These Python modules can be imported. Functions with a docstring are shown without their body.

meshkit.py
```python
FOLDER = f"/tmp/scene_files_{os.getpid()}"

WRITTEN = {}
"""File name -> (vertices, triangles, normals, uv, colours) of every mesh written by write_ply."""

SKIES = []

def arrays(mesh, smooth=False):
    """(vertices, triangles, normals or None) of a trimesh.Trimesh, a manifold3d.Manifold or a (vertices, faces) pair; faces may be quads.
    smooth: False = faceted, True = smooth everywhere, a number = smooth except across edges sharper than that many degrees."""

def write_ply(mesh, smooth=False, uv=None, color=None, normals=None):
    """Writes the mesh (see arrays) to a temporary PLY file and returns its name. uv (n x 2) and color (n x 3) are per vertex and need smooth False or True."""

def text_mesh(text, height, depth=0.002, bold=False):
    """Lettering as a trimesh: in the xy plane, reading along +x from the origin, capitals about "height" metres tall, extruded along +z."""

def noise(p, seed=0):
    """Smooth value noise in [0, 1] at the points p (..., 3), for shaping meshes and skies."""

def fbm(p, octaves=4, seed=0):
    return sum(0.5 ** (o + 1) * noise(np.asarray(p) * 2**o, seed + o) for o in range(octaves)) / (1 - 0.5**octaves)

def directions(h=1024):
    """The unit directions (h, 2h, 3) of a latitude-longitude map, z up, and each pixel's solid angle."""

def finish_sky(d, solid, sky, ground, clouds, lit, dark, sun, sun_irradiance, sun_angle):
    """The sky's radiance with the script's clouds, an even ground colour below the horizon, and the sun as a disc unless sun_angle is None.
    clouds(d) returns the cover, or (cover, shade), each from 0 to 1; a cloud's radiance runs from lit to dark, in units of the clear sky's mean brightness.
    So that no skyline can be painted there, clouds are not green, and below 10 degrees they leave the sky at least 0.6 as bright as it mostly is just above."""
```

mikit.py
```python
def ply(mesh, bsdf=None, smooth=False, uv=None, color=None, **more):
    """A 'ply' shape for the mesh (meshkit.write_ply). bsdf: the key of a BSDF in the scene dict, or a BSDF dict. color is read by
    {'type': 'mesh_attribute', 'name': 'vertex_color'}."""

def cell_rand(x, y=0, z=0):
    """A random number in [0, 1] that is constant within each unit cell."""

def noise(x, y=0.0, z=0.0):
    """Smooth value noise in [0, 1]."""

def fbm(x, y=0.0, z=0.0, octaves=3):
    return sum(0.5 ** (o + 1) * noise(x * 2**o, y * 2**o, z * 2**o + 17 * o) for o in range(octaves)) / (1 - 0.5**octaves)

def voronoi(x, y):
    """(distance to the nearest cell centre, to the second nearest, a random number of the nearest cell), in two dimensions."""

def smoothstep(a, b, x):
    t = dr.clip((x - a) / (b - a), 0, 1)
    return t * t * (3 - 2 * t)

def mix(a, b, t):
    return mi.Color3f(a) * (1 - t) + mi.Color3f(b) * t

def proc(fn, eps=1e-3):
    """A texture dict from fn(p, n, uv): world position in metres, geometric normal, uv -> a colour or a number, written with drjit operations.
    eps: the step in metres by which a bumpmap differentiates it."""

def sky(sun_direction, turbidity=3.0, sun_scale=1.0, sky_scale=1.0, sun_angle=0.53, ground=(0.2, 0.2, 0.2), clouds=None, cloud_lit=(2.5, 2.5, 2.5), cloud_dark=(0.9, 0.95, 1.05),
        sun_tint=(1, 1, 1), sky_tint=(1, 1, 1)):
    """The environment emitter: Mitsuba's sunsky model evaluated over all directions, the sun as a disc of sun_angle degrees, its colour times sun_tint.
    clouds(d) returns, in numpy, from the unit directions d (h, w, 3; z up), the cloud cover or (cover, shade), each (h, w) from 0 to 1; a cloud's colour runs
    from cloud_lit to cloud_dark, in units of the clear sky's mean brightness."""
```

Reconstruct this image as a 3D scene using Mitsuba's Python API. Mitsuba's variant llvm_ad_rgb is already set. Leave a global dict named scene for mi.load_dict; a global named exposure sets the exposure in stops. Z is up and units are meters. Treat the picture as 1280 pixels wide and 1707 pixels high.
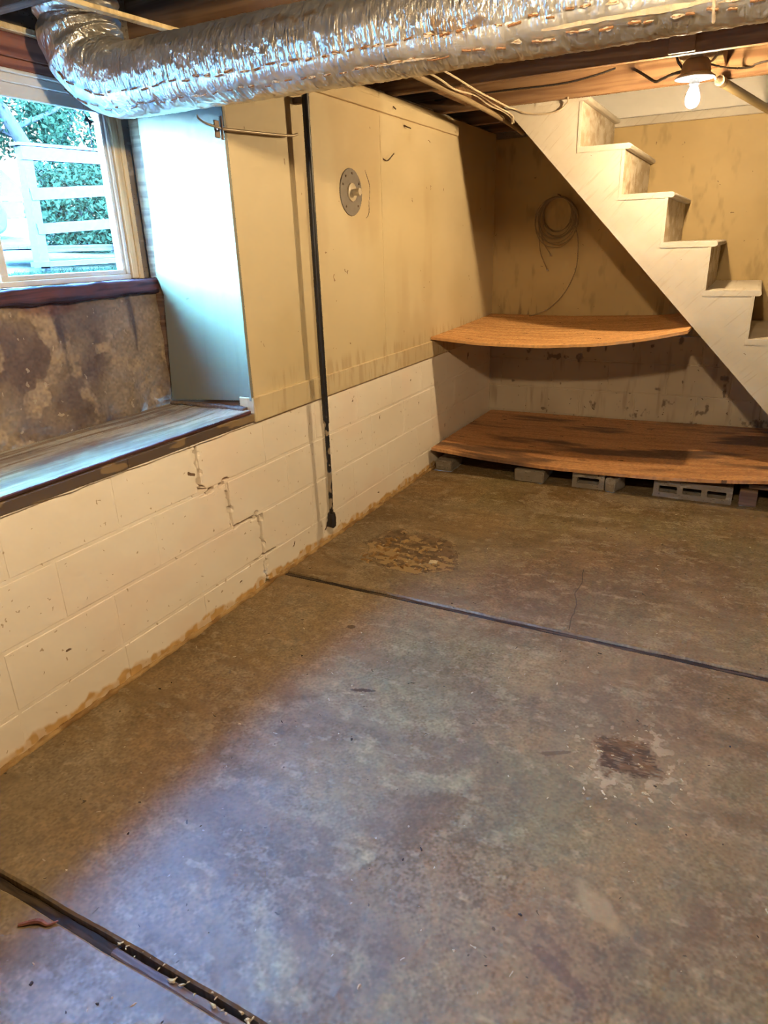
import math
import numpy as np, trimesh, drjit as dr, mitsuba as mi
import mikit, meshkit
from mikit import noise, fbm, smoothstep, mix, proc, voronoi, cell_rand
from shapely.geometry import Polygon, box as sbox

T = mi.ScalarTransform4f
scene, labels = {}, {}
RNG = np.random.default_rng(7)

# ------------------------------------------------------------------ camera, sky, exposure
CAM = np.array([1.78231, 0.0, 1.41527])
YAW, PITCH, ROLL, FPX = -0.490180544, 0.372324978, -0.0330109809, 1136.26
FWD = np.array([math.sin(YAW) * math.cos(PITCH), math.cos(YAW) * math.cos(PITCH), -math.sin(PITCH)])
_r = np.cross(FWD, [0, 0, 1.0]); _r /= np.linalg.norm(_r)
_u = np.cross(_r, FWD)
UP = -math.sin(ROLL) * _r + math.cos(ROLL) * _u
scene['camera'] = {'type': 'perspective', 'fov_axis': 'x', 'fov': math.degrees(2 * math.atan(640 / FPX)), 'near_clip': 0.02, 'far_clip': 500.0,
                   'to_world': T().look_at(origin=CAM.tolist(), target=(CAM + FWD).tolist(), up=UP.tolist())}
scene['sky'] = mikit.sky((0.75, -0.35, 0.62), turbidity=4.0, sun_scale=0.0, sky_scale=2650.0, ground=(0.1, 0.1, 0.08), sky_tint=(0.46, 0.96, 1.66))
STAIR_BULB, ROOM_BULB = (1850.0, 1340.0, 720.0), (3150.0, 2320.0, 1290.0)
exposure = 0.0


# ------------------------------------------------------------------ helpers
def put(key, mesh, bsdf, smooth=False, **kw):
    k, n = key, 0
    while k in scene:
        n += 1
        k = f'{key}_{n:03d}'
    scene[k] = mikit.ply(mesh, bsdf, smooth, **kw)
    return k


def thing(key, label, cat, group=None):
    k, n = key, 0
    while k in labels:
        n += 1
        k = f'{key}_{n:03d}'
    labels[k] = {'label': label, 'category': cat}
    if group:
        labels[k]['group'] = group
    return k


def struct(key, label=None):
    labels[key] = {'kind': 'structure'}
    if label:
        labels[key]['label'] = label
    return key


def plabel(key, label):
    labels[key] = {'label': label}
    return key


def cat(ms):
    return trimesh.util.concatenate([m if isinstance(m, trimesh.Trimesh) else trimesh.Trimesh(*m, process=False) for m in ms])


def bx(x0, x1, y0, y1, z0, z1, b=0.003):
    """A box with chamfered edges."""
    lo, hi = np.array([x0, y0, z0], float), np.array([x1, y1, z1], float)
    c, h = (lo + hi) / 2, (hi - lo) / 2
    b = min(b, 0.45 * h.min())
    if b <= 0:
        return trimesh.creation.box(bounds=[lo, hi])
    s = np.array([(i, j, k) for i in (-1, 1) for j in (-1, 1) for k in (-1, 1)], float)
    pts = np.vstack([s * (h - b * np.array(o)) for o in ((0, 1, 1), (1, 0, 1), (1, 1, 0))]) + c
    return trimesh.Trimesh(pts, trimesh.convex.convex_hull(pts).faces, process=False) if False else trimesh.convex.convex_hull(pts)


def rough(mesh, edge, amp, freq, seed=0, mask=None):
    """Subdivide and displace by noise."""
    v, f = trimesh.remesh.subdivide_to_size(mesh.vertices, mesh.faces, edge, max_iter=14)
    m = trimesh.Trimesh(v, f)
    m.merge_vertices()
    d = (np.stack([meshkit.fbm(m.vertices * freq + 13.1 * k, 3, seed + k) for k in range(3)], 1) - 0.5) * 2 * amp
    if mask is not None:
        d *= mask(m.vertices)[:, None]
    m.vertices = m.vertices + d
    return m


def bar(x0, x1, y0, y1, z0, z1, axis, step, amp, freq, seed=0, b=0.003, per=4):
    """A long noisy box: chamfered section swept along an axis in short steps."""
    lo, hi = [x0, y0, z0], [x1, y1, z1]
    o = [k for k in (1, 2, 0, 1, 2)[axis:axis + 2]]
    (a0, a1), (b0, b1) = (lo[o[0]], hi[o[0]]), (lo[o[1]], hi[o[1]])
    c = [(a0 + b, b0), (a1 - b, b0), (a1, b0 + b), (a1, b1 - b), (a1 - b, b1), (a0 + b, b1), (a0, b1 - b), (a0, b0 + b)]
    ring = []
    for k in range(8):
        p, q = np.array(c[k]), np.array(c[(k + 1) % 8])
        m = per if k % 2 == 0 else 1
        ring += [p + (q - p) * t / m for t in range(m)]
    ring = np.array(ring)
    u = np.linspace(lo[axis], hi[axis], max(2, int((hi[axis] - lo[axis]) / step) + 1))
    n, m = len(u), len(ring)
    v = np.zeros((n, m, 3))
    v[..., axis], v[..., o[0]], v[..., o[1]] = u[:, None], ring[None, :, 0], ring[None, :, 1]
    v = v.reshape(-1, 3)
    d = (np.stack([meshkit.fbm(v * freq + 13.1 * k, 3, seed + k) for k in range(3)], 1) - 0.5) * 2 * amp
    d[:, axis] *= 0.2
    v = v + d
    i, j = np.meshgrid(np.arange(n - 1), np.arange(m), indexing='ij')
    a, bb = (i * m + j).ravel(), (i * m + (j + 1) % m).ravel()
    f = [np.stack([a, bb, bb + m], 1), np.stack([a, bb + m, a + m], 1)]
    c0, c1 = len(v), len(v) + 1
    v = np.vstack([v, v[:m].mean(0), v[-m:].mean(0)])
    j = np.arange(m)
    f += [np.stack([np.full(m, c0), (j + 1) % m, j], 1), np.stack([np.full(m, c1), (n - 1) * m + j, (n - 1) * m + (j + 1) % m], 1)]
    return trimesh.Trimesh(v, np.vstack(f), process=False)


def smooth_path(pts, n=8):
    """Catmull-Rom through the points."""
    P = np.asarray(pts, float)
    P = np.vstack([2 * P[0] - P[1], P, 2 * P[-1] - P[-2]])
    out = []
    for i in range(1, len(P) - 2):
        for t in np.arange(n) / n:
            a, b, c, d = P[i - 1:i + 3]
            out.append(0.5 * (2 * b + (c - a) * t + (2 * a - 5 * b + 4 * c - d) * t ** 2 + (3 * b - a - 3 * c + d) * t ** 3))
    return np.vstack([out, P[-2]])


def frames(P):
    t = np.gradient(P, axis=0)
    t /= np.linalg.norm(t, axis=1, keepdims=True)
    n = np.cross(t[0], [0.31, 0.2, 0.93]); n /= np.linalg.norm(n)
    N = [n]
    for i in range(1, len(P)):
        n = N[-1] - t[i] * (N[-1] @ t[i])
        N.append(n / np.linalg.norm(n))
    N = np.array(N)
    return t, N, np.cross(t, N)


def tube(pts, r, seg=8, n=6, smooth=True):
    P = smooth_path(pts, n) if smooth and len(pts) > 2 else np.asarray(pts, float)
    t, N, B = frames(P)
    r = np.broadcast_to(np.asarray(r, float), len(P)) if np.ndim(r) == 0 else np.interp(np.linspace(0, 1, len(P)), np.linspace(0, 1, len(r)), r)
    a = np.arange(seg) / seg * 2 * np.pi
    v = P[:, None] + r[:, None, None] * (np.cos(a)[None, :, None] * N[:, None] + np.sin(a)[None, :, None] * B[:, None])
    v = v.reshape(-1, 3)
    f = []
    for i in range(len(P) - 1):
        for j in range(seg):
            k = (j + 1) % seg
            f += [[i * seg + j, i * seg + k, (i + 1) * seg + k], [i * seg + j, (i + 1) * seg + k, (i + 1) * seg + j]]
    c0, c1 = len(v), len(v) + 1
    v = np.vstack([v, P[0], P[-1]])
    L = (len(P) - 1) * seg
    for j in range(seg):
        k = (j + 1) % seg
        f += [[c0, k, j], [c1, L + j, L + k]]
    return trimesh.Trimesh(v, f, process=False)


def lathe(profile, at, axis='z', seg=32):
    """Revolve (radius, height) pairs about an axis through the point."""
    m = trimesh.creation.revolve(np.array(profile, float), sections=seg)
    if axis == 'x':
        m.vertices = m.vertices[:, [2, 0, 1]]
    elif axis == 'y':
        m.vertices = m.vertices[:, [1, 2, 0]]
    m.vertices = m.vertices + np.array(at)
    return m


def prism_y(poly, y0, y1):
    """A polygon drawn in (x, z), extruded along y."""
    m = trimesh.creation.extrude_polygon(poly, y1 - y0, engine='earcut')
    v = m.vertices
    m.vertices = np.stack([v[:, 0], y0 + v[:, 2], v[:, 1]], 1)
    m.invert()
    return m


def turned(mesh, deg, axis, about):
    m = mesh.copy()
    m.apply_transform(trimesh.transformations.rotation_matrix(math.radians(deg), axis, about))
    return m


# ------------------------------------------------------------------ materials
ALBEDO_SCALE = 0.60                                            # scales the base colours down to cut bounced light and deepen shade


def pr(key, color, rough_=0.6, spec=0.35, bump=None, metallic=0.0, k=None, **kw):
    k = (1.0 if metallic > 0.5 else ALBEDO_SCALE) if k is None else k
    base = color
    color = (lambda p, n, uv: base(p, n, uv) * k) if callable(base) else tuple(c * k for c in base)
    d = {'type': 'principled', 'base_color': proc(color) if callable(color) else {'type': 'rgb', 'value': list(color)},
         'roughness': rough_, 'specular': spec, 'metallic': metallic, **kw}
    if bump:
        d = {'type': 'bumpmap', 'arbitrary': proc(bump[0], bump[2] if len(bump) > 2 else 1.5e-3), 'scale': bump[1], 'nested_bsdf': d}
    scene[key] = {'type': 'twosided', 'bsdf': d}
    return key


def spots(u, v, f, prob, r):
    """Small irregular chips: the given share of the cells of a Voronoi pattern hold one."""
    u, v = u * f + 0.30 * (noise(u * f * 5, v * f * 5, 1) - 0.5), v * f + 0.30 * (noise(u * f * 5, v * f * 5, 7) - 0.5)
    d, _, w = voronoi(u, v)
    rr = r * (0.35 + 0.65 * w / prob)
    return dr.select(w < prob, smoothstep(rr, rr * 0.7, d), 0.0)


def panel_color(p, n, uv):
    big = fbm(p.x * 2.0, p.y * 2.0, p.z * 2.0, 3)
    c = mix((0.80, 0.66, 0.42), (0.74, 0.60, 0.36), smoothstep(0.35, 0.7, big))
    drip = fbm(p.y * 38, p.z * 7, p.x * 38, 3)
    low = smoothstep(0.46, 0.72, drip) * smoothstep(0.97, 0.91, p.z + 0.05 * noise(p.y * 9)) * 0.32      # rust runs above the strip
    c = mix(c, (0.42, 0.24, 0.09), low)
    c = mix(c, (0.30, 0.16, 0.07), spots(p.y, p.z, 9.0, 0.12, 0.07) * 0.8)
    c = mix(c, (0.55, 0.36, 0.17), smoothstep(0.56, 0.74, fbm(p.y * 3 + 5, p.z * 1.2, 0, 4)) * 0.3)
    return c


def fine_bump(p, n, uv):
    return fbm(p.x * 60, p.y * 60, p.z * 60, 3) + 0.4 * fbm(p.x * 9, p.y * 9, p.z * 9, 2)


pr('panel_paint', panel_color, 0.55, 0.35, (fine_bump, 0.0012), k=0.66)


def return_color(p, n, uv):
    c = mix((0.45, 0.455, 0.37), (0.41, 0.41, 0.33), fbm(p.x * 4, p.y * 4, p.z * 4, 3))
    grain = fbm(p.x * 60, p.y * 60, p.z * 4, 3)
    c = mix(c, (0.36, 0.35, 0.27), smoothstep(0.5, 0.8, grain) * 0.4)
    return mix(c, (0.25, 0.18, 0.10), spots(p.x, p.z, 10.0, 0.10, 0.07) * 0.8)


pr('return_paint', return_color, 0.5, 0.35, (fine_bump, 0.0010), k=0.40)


def block_color(p, n, uv):
    big = fbm(p.x * 1.7, p.y * 1.7, p.z * 1.7, 3)
    c = mix((0.82, 0.76, 0.68), (0.76, 0.69, 0.60), smoothstep(0.3, 0.75, big))
    c = mix(c, (0.80, 0.67, 0.58), smoothstep(0.55, 0.75, fbm(p.x * 3 + 9, p.y * 3, p.z * 3, 3)) * 0.5)
    c = mix(c, (0.36, 0.26, 0.16), spots(p.y, p.z, 26.0, 0.22, 0.13) * 0.75)
    c = mix(c, (0.16, 0.10, 0.06), spots(p.y + 3, p.z, 7.0, 0.13, 0.085))
    edge = p.z + 0.055 * (fbm(p.x * 14, p.y * 14, 3.0, 4) - 0.5)                     # splashed clay line along the slab
    c = mix(c, mix((0.62, 0.40, 0.17), (0.48, 0.29, 0.11), noise(p.x * 50, p.y * 50, p.z * 50)), smoothstep(0.046, 0.030, edge) * (0.55 + 0.45 * smoothstep(0.35, 0.6, noise(p.y * 40, p.z * 40, 4))))
    return c


def block_bump(p, n, uv):
    return 0.7 * fbm(p.x * 75, p.y * 75, p.z * 75, 3) + 0.9 * fbm(p.x * 18, p.y * 18, p.z * 18, 3)


pr('block_paint', block_color, 0.6, 0.3, (block_bump, 0.0028), k=0.92)


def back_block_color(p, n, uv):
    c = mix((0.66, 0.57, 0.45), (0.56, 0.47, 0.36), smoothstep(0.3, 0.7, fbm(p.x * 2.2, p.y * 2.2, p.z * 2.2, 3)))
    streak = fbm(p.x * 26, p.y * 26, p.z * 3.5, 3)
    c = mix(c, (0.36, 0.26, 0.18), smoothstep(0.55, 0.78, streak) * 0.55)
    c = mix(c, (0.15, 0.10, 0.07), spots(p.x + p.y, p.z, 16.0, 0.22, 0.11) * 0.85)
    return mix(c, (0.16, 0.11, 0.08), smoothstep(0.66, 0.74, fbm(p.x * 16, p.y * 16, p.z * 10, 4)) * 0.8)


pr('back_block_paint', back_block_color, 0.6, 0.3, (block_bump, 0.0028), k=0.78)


def plaster_color(p, n, uv):
    c = mix((0.74, 0.55, 0.28), (0.64, 0.46, 0.22), smoothstep(0.3, 0.7, fbm(p.x * 2.5, p.y * 2, p.z * 2.5, 4)))
    streak = fbm(p.x * 40, 1.0, p.z * 5, 3)
    band = smoothstep(0.42, 0.62, fbm(p.x * 3.4 + 3.3, 2.0, p.z * 3.4, 3)) * smoothstep(0.50, 0.72, streak)
    c = mix(c, (0.19, 0.12, 0.06), band * smoothstep(1.30, 1.0, p.z + 0.3 * noise(p.x * 7)) * 0.85)                   # mould specks by the shelf
    c = mix(c, (0.40, 0.28, 0.12), smoothstep(0.55, 0.8, fbm(p.x * 16 + 7, 0, p.z * 5, 4)) * 0.55)
    return mix(c, (0.22, 0.14, 0.07), spots(p.x, p.z, 12.0, 0.15, 0.07) * 0.7)


pr('plaster_paint', plaster_color, 0.6, 0.3, (fine_bump, 0.0022))


def floor_color(p, n, uv):
    x, y = p.x, p.y
    fine = noise(x * 150, y * 150)
    mid = fbm(x * 34, y * 34, 8, 3)
    g = 0.45 * (0.5 * fine + 0.5 * mid - 0.5)                                                   # breaks every edge up into grains
    w1, w2 = fbm(x * 2.3 + 11, y * 2.3, 0, 5), fbm(x * 1.5, y * 1.5 + 31, 5, 5)
    wx, wy = x + 0.35 * (w1 - 0.5), y + 0.35 * (w2 - 0.5)
    c = mix((0.340, 0.236, 0.124), (0.248, 0.156, 0.070), smoothstep(0.33, 0.67, w1 + 0.25 * g))
    c = mix(c, (0.285, 0.225, 0.105), smoothstep(0.44, 0.66, fbm(wx * 2.0 + 77, wy * 2.0, 1, 5) + 0.3 * g) * 0.70)      # olive
    c = mix(c, (0.37, 0.290, 0.188), smoothstep(0.46, 0.68, w2 + 0.35 * g) * 0.60)                                       # bare grey cement
    c = mix(c, (0.39, 0.245, 0.115), smoothstep(0.50, 0.68, fbm(wx * 3.0 + 3, wy * 3.0 + 9, 2, 5) + 0.4 * g) * 0.55)     # rust bloom
    c = mix(c, (0.21, 0.135, 0.062), smoothstep(0.50, 0.72, fbm(wx * 2.4, wy * 8, 4, 5) + 0.4 * g) * 0.55)               # damp brown streaks
    c = mix(c, (0.46, 0.36, 0.235), smoothstep(0.55, 0.80, fbm(wx * 7 + 8, wy * 11, 6, 5) + 0.35 * g) * 0.50)             # scoured pale spots
    c = mix(c, (0.50, 0.40, 0.28), smoothstep(0.60, 0.80, fbm(x * 20 + 3 * w2, y * 34, 16, 4) + 0.25 * g) * 0.45)        # pale scratches
    c = c * (0.80 + 0.40 * fine)
    c = c * (0.80 + 0.40 * mid)
    c = mix(c, (0.09, 0.06, 0.035), spots(x, y, 11.0, 0.20, 0.060) * 0.85)
    c = mix(c, (0.66, 0.57, 0.45), spots(x + 7, y, 13.0, 0.18, 0.050) * 0.85)
    # square dark rust stain with pale crumbs round it
    jx, jy = x + 0.05 * (fbm(x * 22, y * 22, 1, 4) - 0.5), y + 0.05 * (fbm(x * 22, y * 22, 9, 4) - 0.5)
    d = dr.maximum(dr.abs((jx - 1.640) * 0.94 + (jy - 1.725) * 0.34), dr.abs(-(jx - 1.640) * 0.34 + (jy - 1.725) * 0.94)) + 0.05 * g
    t = smoothstep(0.086, 0.066, d) * smoothstep(0.18, 0.55, 0.5 * noise(x * 70, y * 230, 5) + 0.5 * mid)
    c = mix(c, mix((0.20, 0.085, 0.022), (0.075, 0.032, 0.012), smoothstep(0.35, 0.65, fbm(x * 30, y * 60, 3, 3))), t * 0.95)
    ring = smoothstep(0.19, 0.10, d) * smoothstep(0.58, 0.68, fbm(x * 45, y * 45, 7, 3)) * (1 - smoothstep(0.090, 0.075, d))
    c = mix(c, (0.62, 0.50, 0.34), ring * 0.75)
    # oval broken patch near the joint
    ex, ey = (x - 0.45) * 1.0 + (y - 2.78) * 0.35, (y - 2.78) - (x - 0.45) * 0.1
    e = dr.sqrt(dr.square(ex / 0.25) + dr.square(ey / 0.235)) + 0.5 * (fbm(x * 14, y * 14, 3, 4) - 0.5) + 0.25 * g
    inside = smoothstep(1.02, 0.90, e)
    rub = fbm(x * 26, y * 40, 2, 4)
    c = mix(c, mix(mix((0.235, 0.135, 0.060), (0.11, 0.060, 0.028), smoothstep(0.45, 0.65, fbm(x * 40, y * 40, 12, 3))), (0.52, 0.35, 0.165), smoothstep(0.50, 0.60, rub + 0.16 * smoothstep(2.84, 2.64, y) - 0.08 + 0.2 * g)), inside * 0.80)
    c = mix(c, (0.10, 0.06, 0.03), smoothstep(0.035, 0.0, dr.abs(e - 0.99)) * 0.45)
    # pale worn patch, dark scuffs
    def blob(cx, cy, ca, sa, rx, ry, k, z):
        return smoothstep(1.05, 0.55, dr.sqrt(dr.square(((x - cx) * ca + (y - cy) * -sa) / rx) + dr.square(((x - cx) * sa + (y - cy) * ca) / ry)) + k * (fbm(x * 28, y * 28, z, 4) - 0.5) + 0.9 * g)
    c = mix(c, (0.56, 0.41, 0.245), blob(1.67, 1.19, 0.8, 0.6, 0.085, 0.034, 1.2, 4) * 0.62)
    c = mix(c, (0.18, 0.105, 0.06), blob(1.62, 1.01, 0.9, 0.43, 0.10, 0.020, 0.9, 14) * 0.6)
    c = mix(c, (0.19, 0.115, 0.065), blob(1.60, 1.06, 0.9, 0.43, 0.06, 0.012, 0.9, 15) * 0.5)
    c = mix(c, (0.09, 0.05, 0.03), blob(0.78, 1.68, 0.93, -0.37, 0.055, 0.010, 1.3, 24) * 0.85)
    c = mix(c, (0.14, 0.09, 0.05), blob(0.535, 2.025, 1.0, 0.0, 0.022, 0.018, 0.6, 25) * 0.85)
    c = mix(c, (0.16, 0.085, 0.04), blob(1.46, 1.66, 0.86, -0.5, 0.055, 0.010, 1.2, 26) * 0.75)
    # hairline crack
    cx = 1.29 + (2.62 - y) * 0.10 + 0.03 * (fbm(y * 9, 3.0, 1.0) - 0.5)
    c = mix(c, (0.09, 0.06, 0.04), smoothstep(0.0035, 0.0015, dr.abs(x - cx)) * smoothstep(2.35, 2.36, y) * smoothstep(2.92, 2.90, y) * 0.8)
    return c


def floor_bump(p, n, uv):
    return fbm(p.x * 70, p.y * 70, 1, 3) + 1.2 * fbm(p.x * 16, p.y * 16, 3, 3)


pr('floor_concrete', floor_color, 0.58, 0.22, (floor_bump, 0.0018), k=0.51)


def recess_color(p, n, uv):
    m = fbm(p.y * 4.5, p.z * 4.5, 1, 5)
    c = mix((0.21, 0.135, 0.085), (0.46, 0.36, 0.25), smoothstep(0.32, 0.68, m))
    c = mix(c, (0.27, 0.225, 0.18), smoothstep(0.5, 0.7, fbm(p.y * 3 + 7, p.z * 3, 2, 4)) * 0.6)
    c = mix(c, (0.62, 0.48, 0.33), smoothstep(0.60, 0.72, fbm(p.y * 13, p.z * 13, 4, 4)) * 0.8)
    c = mix(c, (0.66, 0.55, 0.42), spots(p.y, p.z, 16.0, 0.40, 0.15) * 0.85)
    c = mix(c, (0.06, 0.035, 0.03), smoothstep(0.62, 0.8, fbm(p.y * 12, p.z * 2.5, 8, 4)) * 0.7)
    red = smoothstep(1.21, 1.25, p.z + 0.10 * (fbm(p.y * 8, p.z * 8, 6, 3) - 0.5)) * smoothstep(1.95, 1.75, p.y + 0.15 * noise(p.z * 20, p.y * 20))
    c = mix(c, (0.20, 0.055, 0.035), red * 0.7)                                                                  # red paint run down from the sill
    return c * (0.75 + 0.5 * noise(p.y * 110, p.z * 110, p.x * 110))


pr('recess_concrete', recess_color, 0.75, 0.25, (block_bump, 0.009), k=0.52)


def wood_fn(axis, a, b, knots=0.5, scale=1.0):
    def fn(p, n, uv):
        q = [p.x, p.y, p.z]
        u = q.pop(axis)
        w = fbm(u * 1.5, q[0] * 9, q[1] * 9, 3)
        g = fbm(u * 2.2 * scale, q[0] * 55 * scale + 4 * w, q[1] * 55 * scale + 4 * w, 3)
        c = mix(a, b, smoothstep(0.3, 0.7, g))
        c = c * (0.75 + 0.5 * w)
        return mix(c, (a[0] * 0.25, a[1] * 0.2, a[2] * 0.2), smoothstep(0.66, 0.8, fbm(u * 4, q[0] * 20, q[1] * 20, 3)) * knots)
    return fn


pr('joist_wood', wood_fn(0, (0.31, 0.185, 0.098), (0.19, 0.095, 0.045)), 0.7, 0.25)
pr('frame_wood', wood_fn(2, (0.72, 0.58, 0.34), (0.56, 0.42, 0.22), 0.35), 0.65, 0.25, k=0.9)
pr('header_wood', wood_fn(1, (0.38, 0.15, 0.08), (0.20, 0.065, 0.035)), 0.65, 0.25)
pr('rotten_wood', wood_fn(1, (0.15, 0.045, 0.03), (0.04, 0.02, 0.016), 0.9), 0.75, 0.25)


def ply_fn(seed, a, b, dark, stain):
    def fn(p, n, uv):
        w = fbm(p.x * 1.4 + seed, p.y * 6, 0, 3)
        g = fbm(p.x * 2.0 + seed, p.y * 42 + 5 * w, p.z * 30, 3)
        c = mix(a, b, smoothstep(0.3, 0.7, g))
        c = mix(c, dark, smoothstep(0.50, 0.72, fbm(p.x * 2.0 + seed, p.y * 8, 3, 4)) * stain)
        c = mix(c, (0.10, 0.05, 0.022), spots(p.x + seed, p.y * 3.5, 5.5, 0.13, 0.16) * 0.8)
        return c * (0.85 + 0.3 * noise(p.x * 90, p.y * 90, 2))
    return fn


pr('shelf_plywood', ply_fn(3.0, (0.66, 0.37, 0.16), (0.53, 0.27, 0.105), (0.36, 0.17, 0.06), 0.35), 0.55, 0.35, k=0.85)
pr('low_shelf_plywood', ply_fn(8.0, (0.80, 0.43, 0.20), (0.66, 0.32, 0.14), (0.16, 0.085, 0.05), 0.9), 0.55, 0.3)  # real dark streaks, strengthened to deepen the shaded top


def ledge_color(p, n, uv):
    w = fbm(p.x * 5, p.y * 1.5, 0, 3)
    g = fbm(p.x * 38 + 5 * w, p.y * 3.0, 2, 3)
    c = mix((0.80, 0.76, 0.66), (0.44, 0.33, 0.23), smoothstep(0.42, 0.70, g))
    c = mix(c, (0.30, 0.19, 0.12), smoothstep(0.6, 0.72, fbm(p.x * 9, p.y * 2.2 + 4, 3, 3)) * 0.6)
    return c * (0.85 + 0.3 * noise(p.x * 120, p.y * 60))


pr('ledge_plywood', ledge_color, 0.5, 0.3, k=0.48)


def stair_color(p, n, uv):
    c = mix((0.76, 0.70, 0.61), (0.70, 0.63, 0.53), smoothstep(0.3, 0.7, fbm(p.x * 5, p.y * 5, p.z * 5, 4)))
    s = fbm((p.x + p.z) * 6, p.y * 3, (p.x - p.z) * 55, 3)
    c = mix(c, (0.56, 0.46, 0.34), smoothstep(0.58, 0.8, s) * 0.45)
    c = mix(c, (0.22, 0.14, 0.08), spots(p.x, p.z, 9.0, 0.12, 0.05) * 0.8)
    return c


pr('stair_paint', stair_color, 0.5, 0.35, (fine_bump, 0.0009))


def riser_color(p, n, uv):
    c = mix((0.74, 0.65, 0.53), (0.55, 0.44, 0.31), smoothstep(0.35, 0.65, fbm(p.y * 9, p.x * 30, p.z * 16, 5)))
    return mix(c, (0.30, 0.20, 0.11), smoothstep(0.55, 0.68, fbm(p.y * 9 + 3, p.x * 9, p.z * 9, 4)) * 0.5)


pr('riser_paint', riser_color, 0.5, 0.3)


def fascia_color(p, n, uv):
    c = mix((0.15, 0.10, 0.062), (0.11, 0.072, 0.045), fbm(p.y * 6, p.z * 20, 1, 3))
    return mix(c, (0.50, 0.33, 0.14), smoothstep(0.60, 0.68, fbm(p.y * 9 + 2, p.z * 26, 4, 3)) * 0.5)


pr('fascia_paint', fascia_color, 0.5, 0.35)


def cmu_color(p, n, uv):
    c = mix((0.40, 0.35, 0.29), (0.28, 0.235, 0.19), fbm(p.x * 22, p.y * 22, p.z * 22, 4))
    c = mix(c, (0.60, 0.56, 0.50), smoothstep(0.58, 0.70, fbm(p.x * 15 + 3, p.y * 15, p.z * 28, 3)) * 0.6)
    return mix(c, (0.08, 0.06, 0.05), smoothstep(0.8, 0.86, noise(p.x * 130, p.y * 130, p.z * 130)) * 0.7)


pr('raw_block', cmu_color, 0.85, 0.2, (block_bump, 0.006))


def foil_bump(p, n, uv):
    w = fbm(p.x * 9, p.y * 9, p.z * 9, 2)
    return fbm(p.x * 170, p.y * 26 + 5 * w, p.z * 26 + 5 * w, 3) + 0.7 * fbm(p.x * 55, p.y * 45, p.z * 45, 3)


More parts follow.
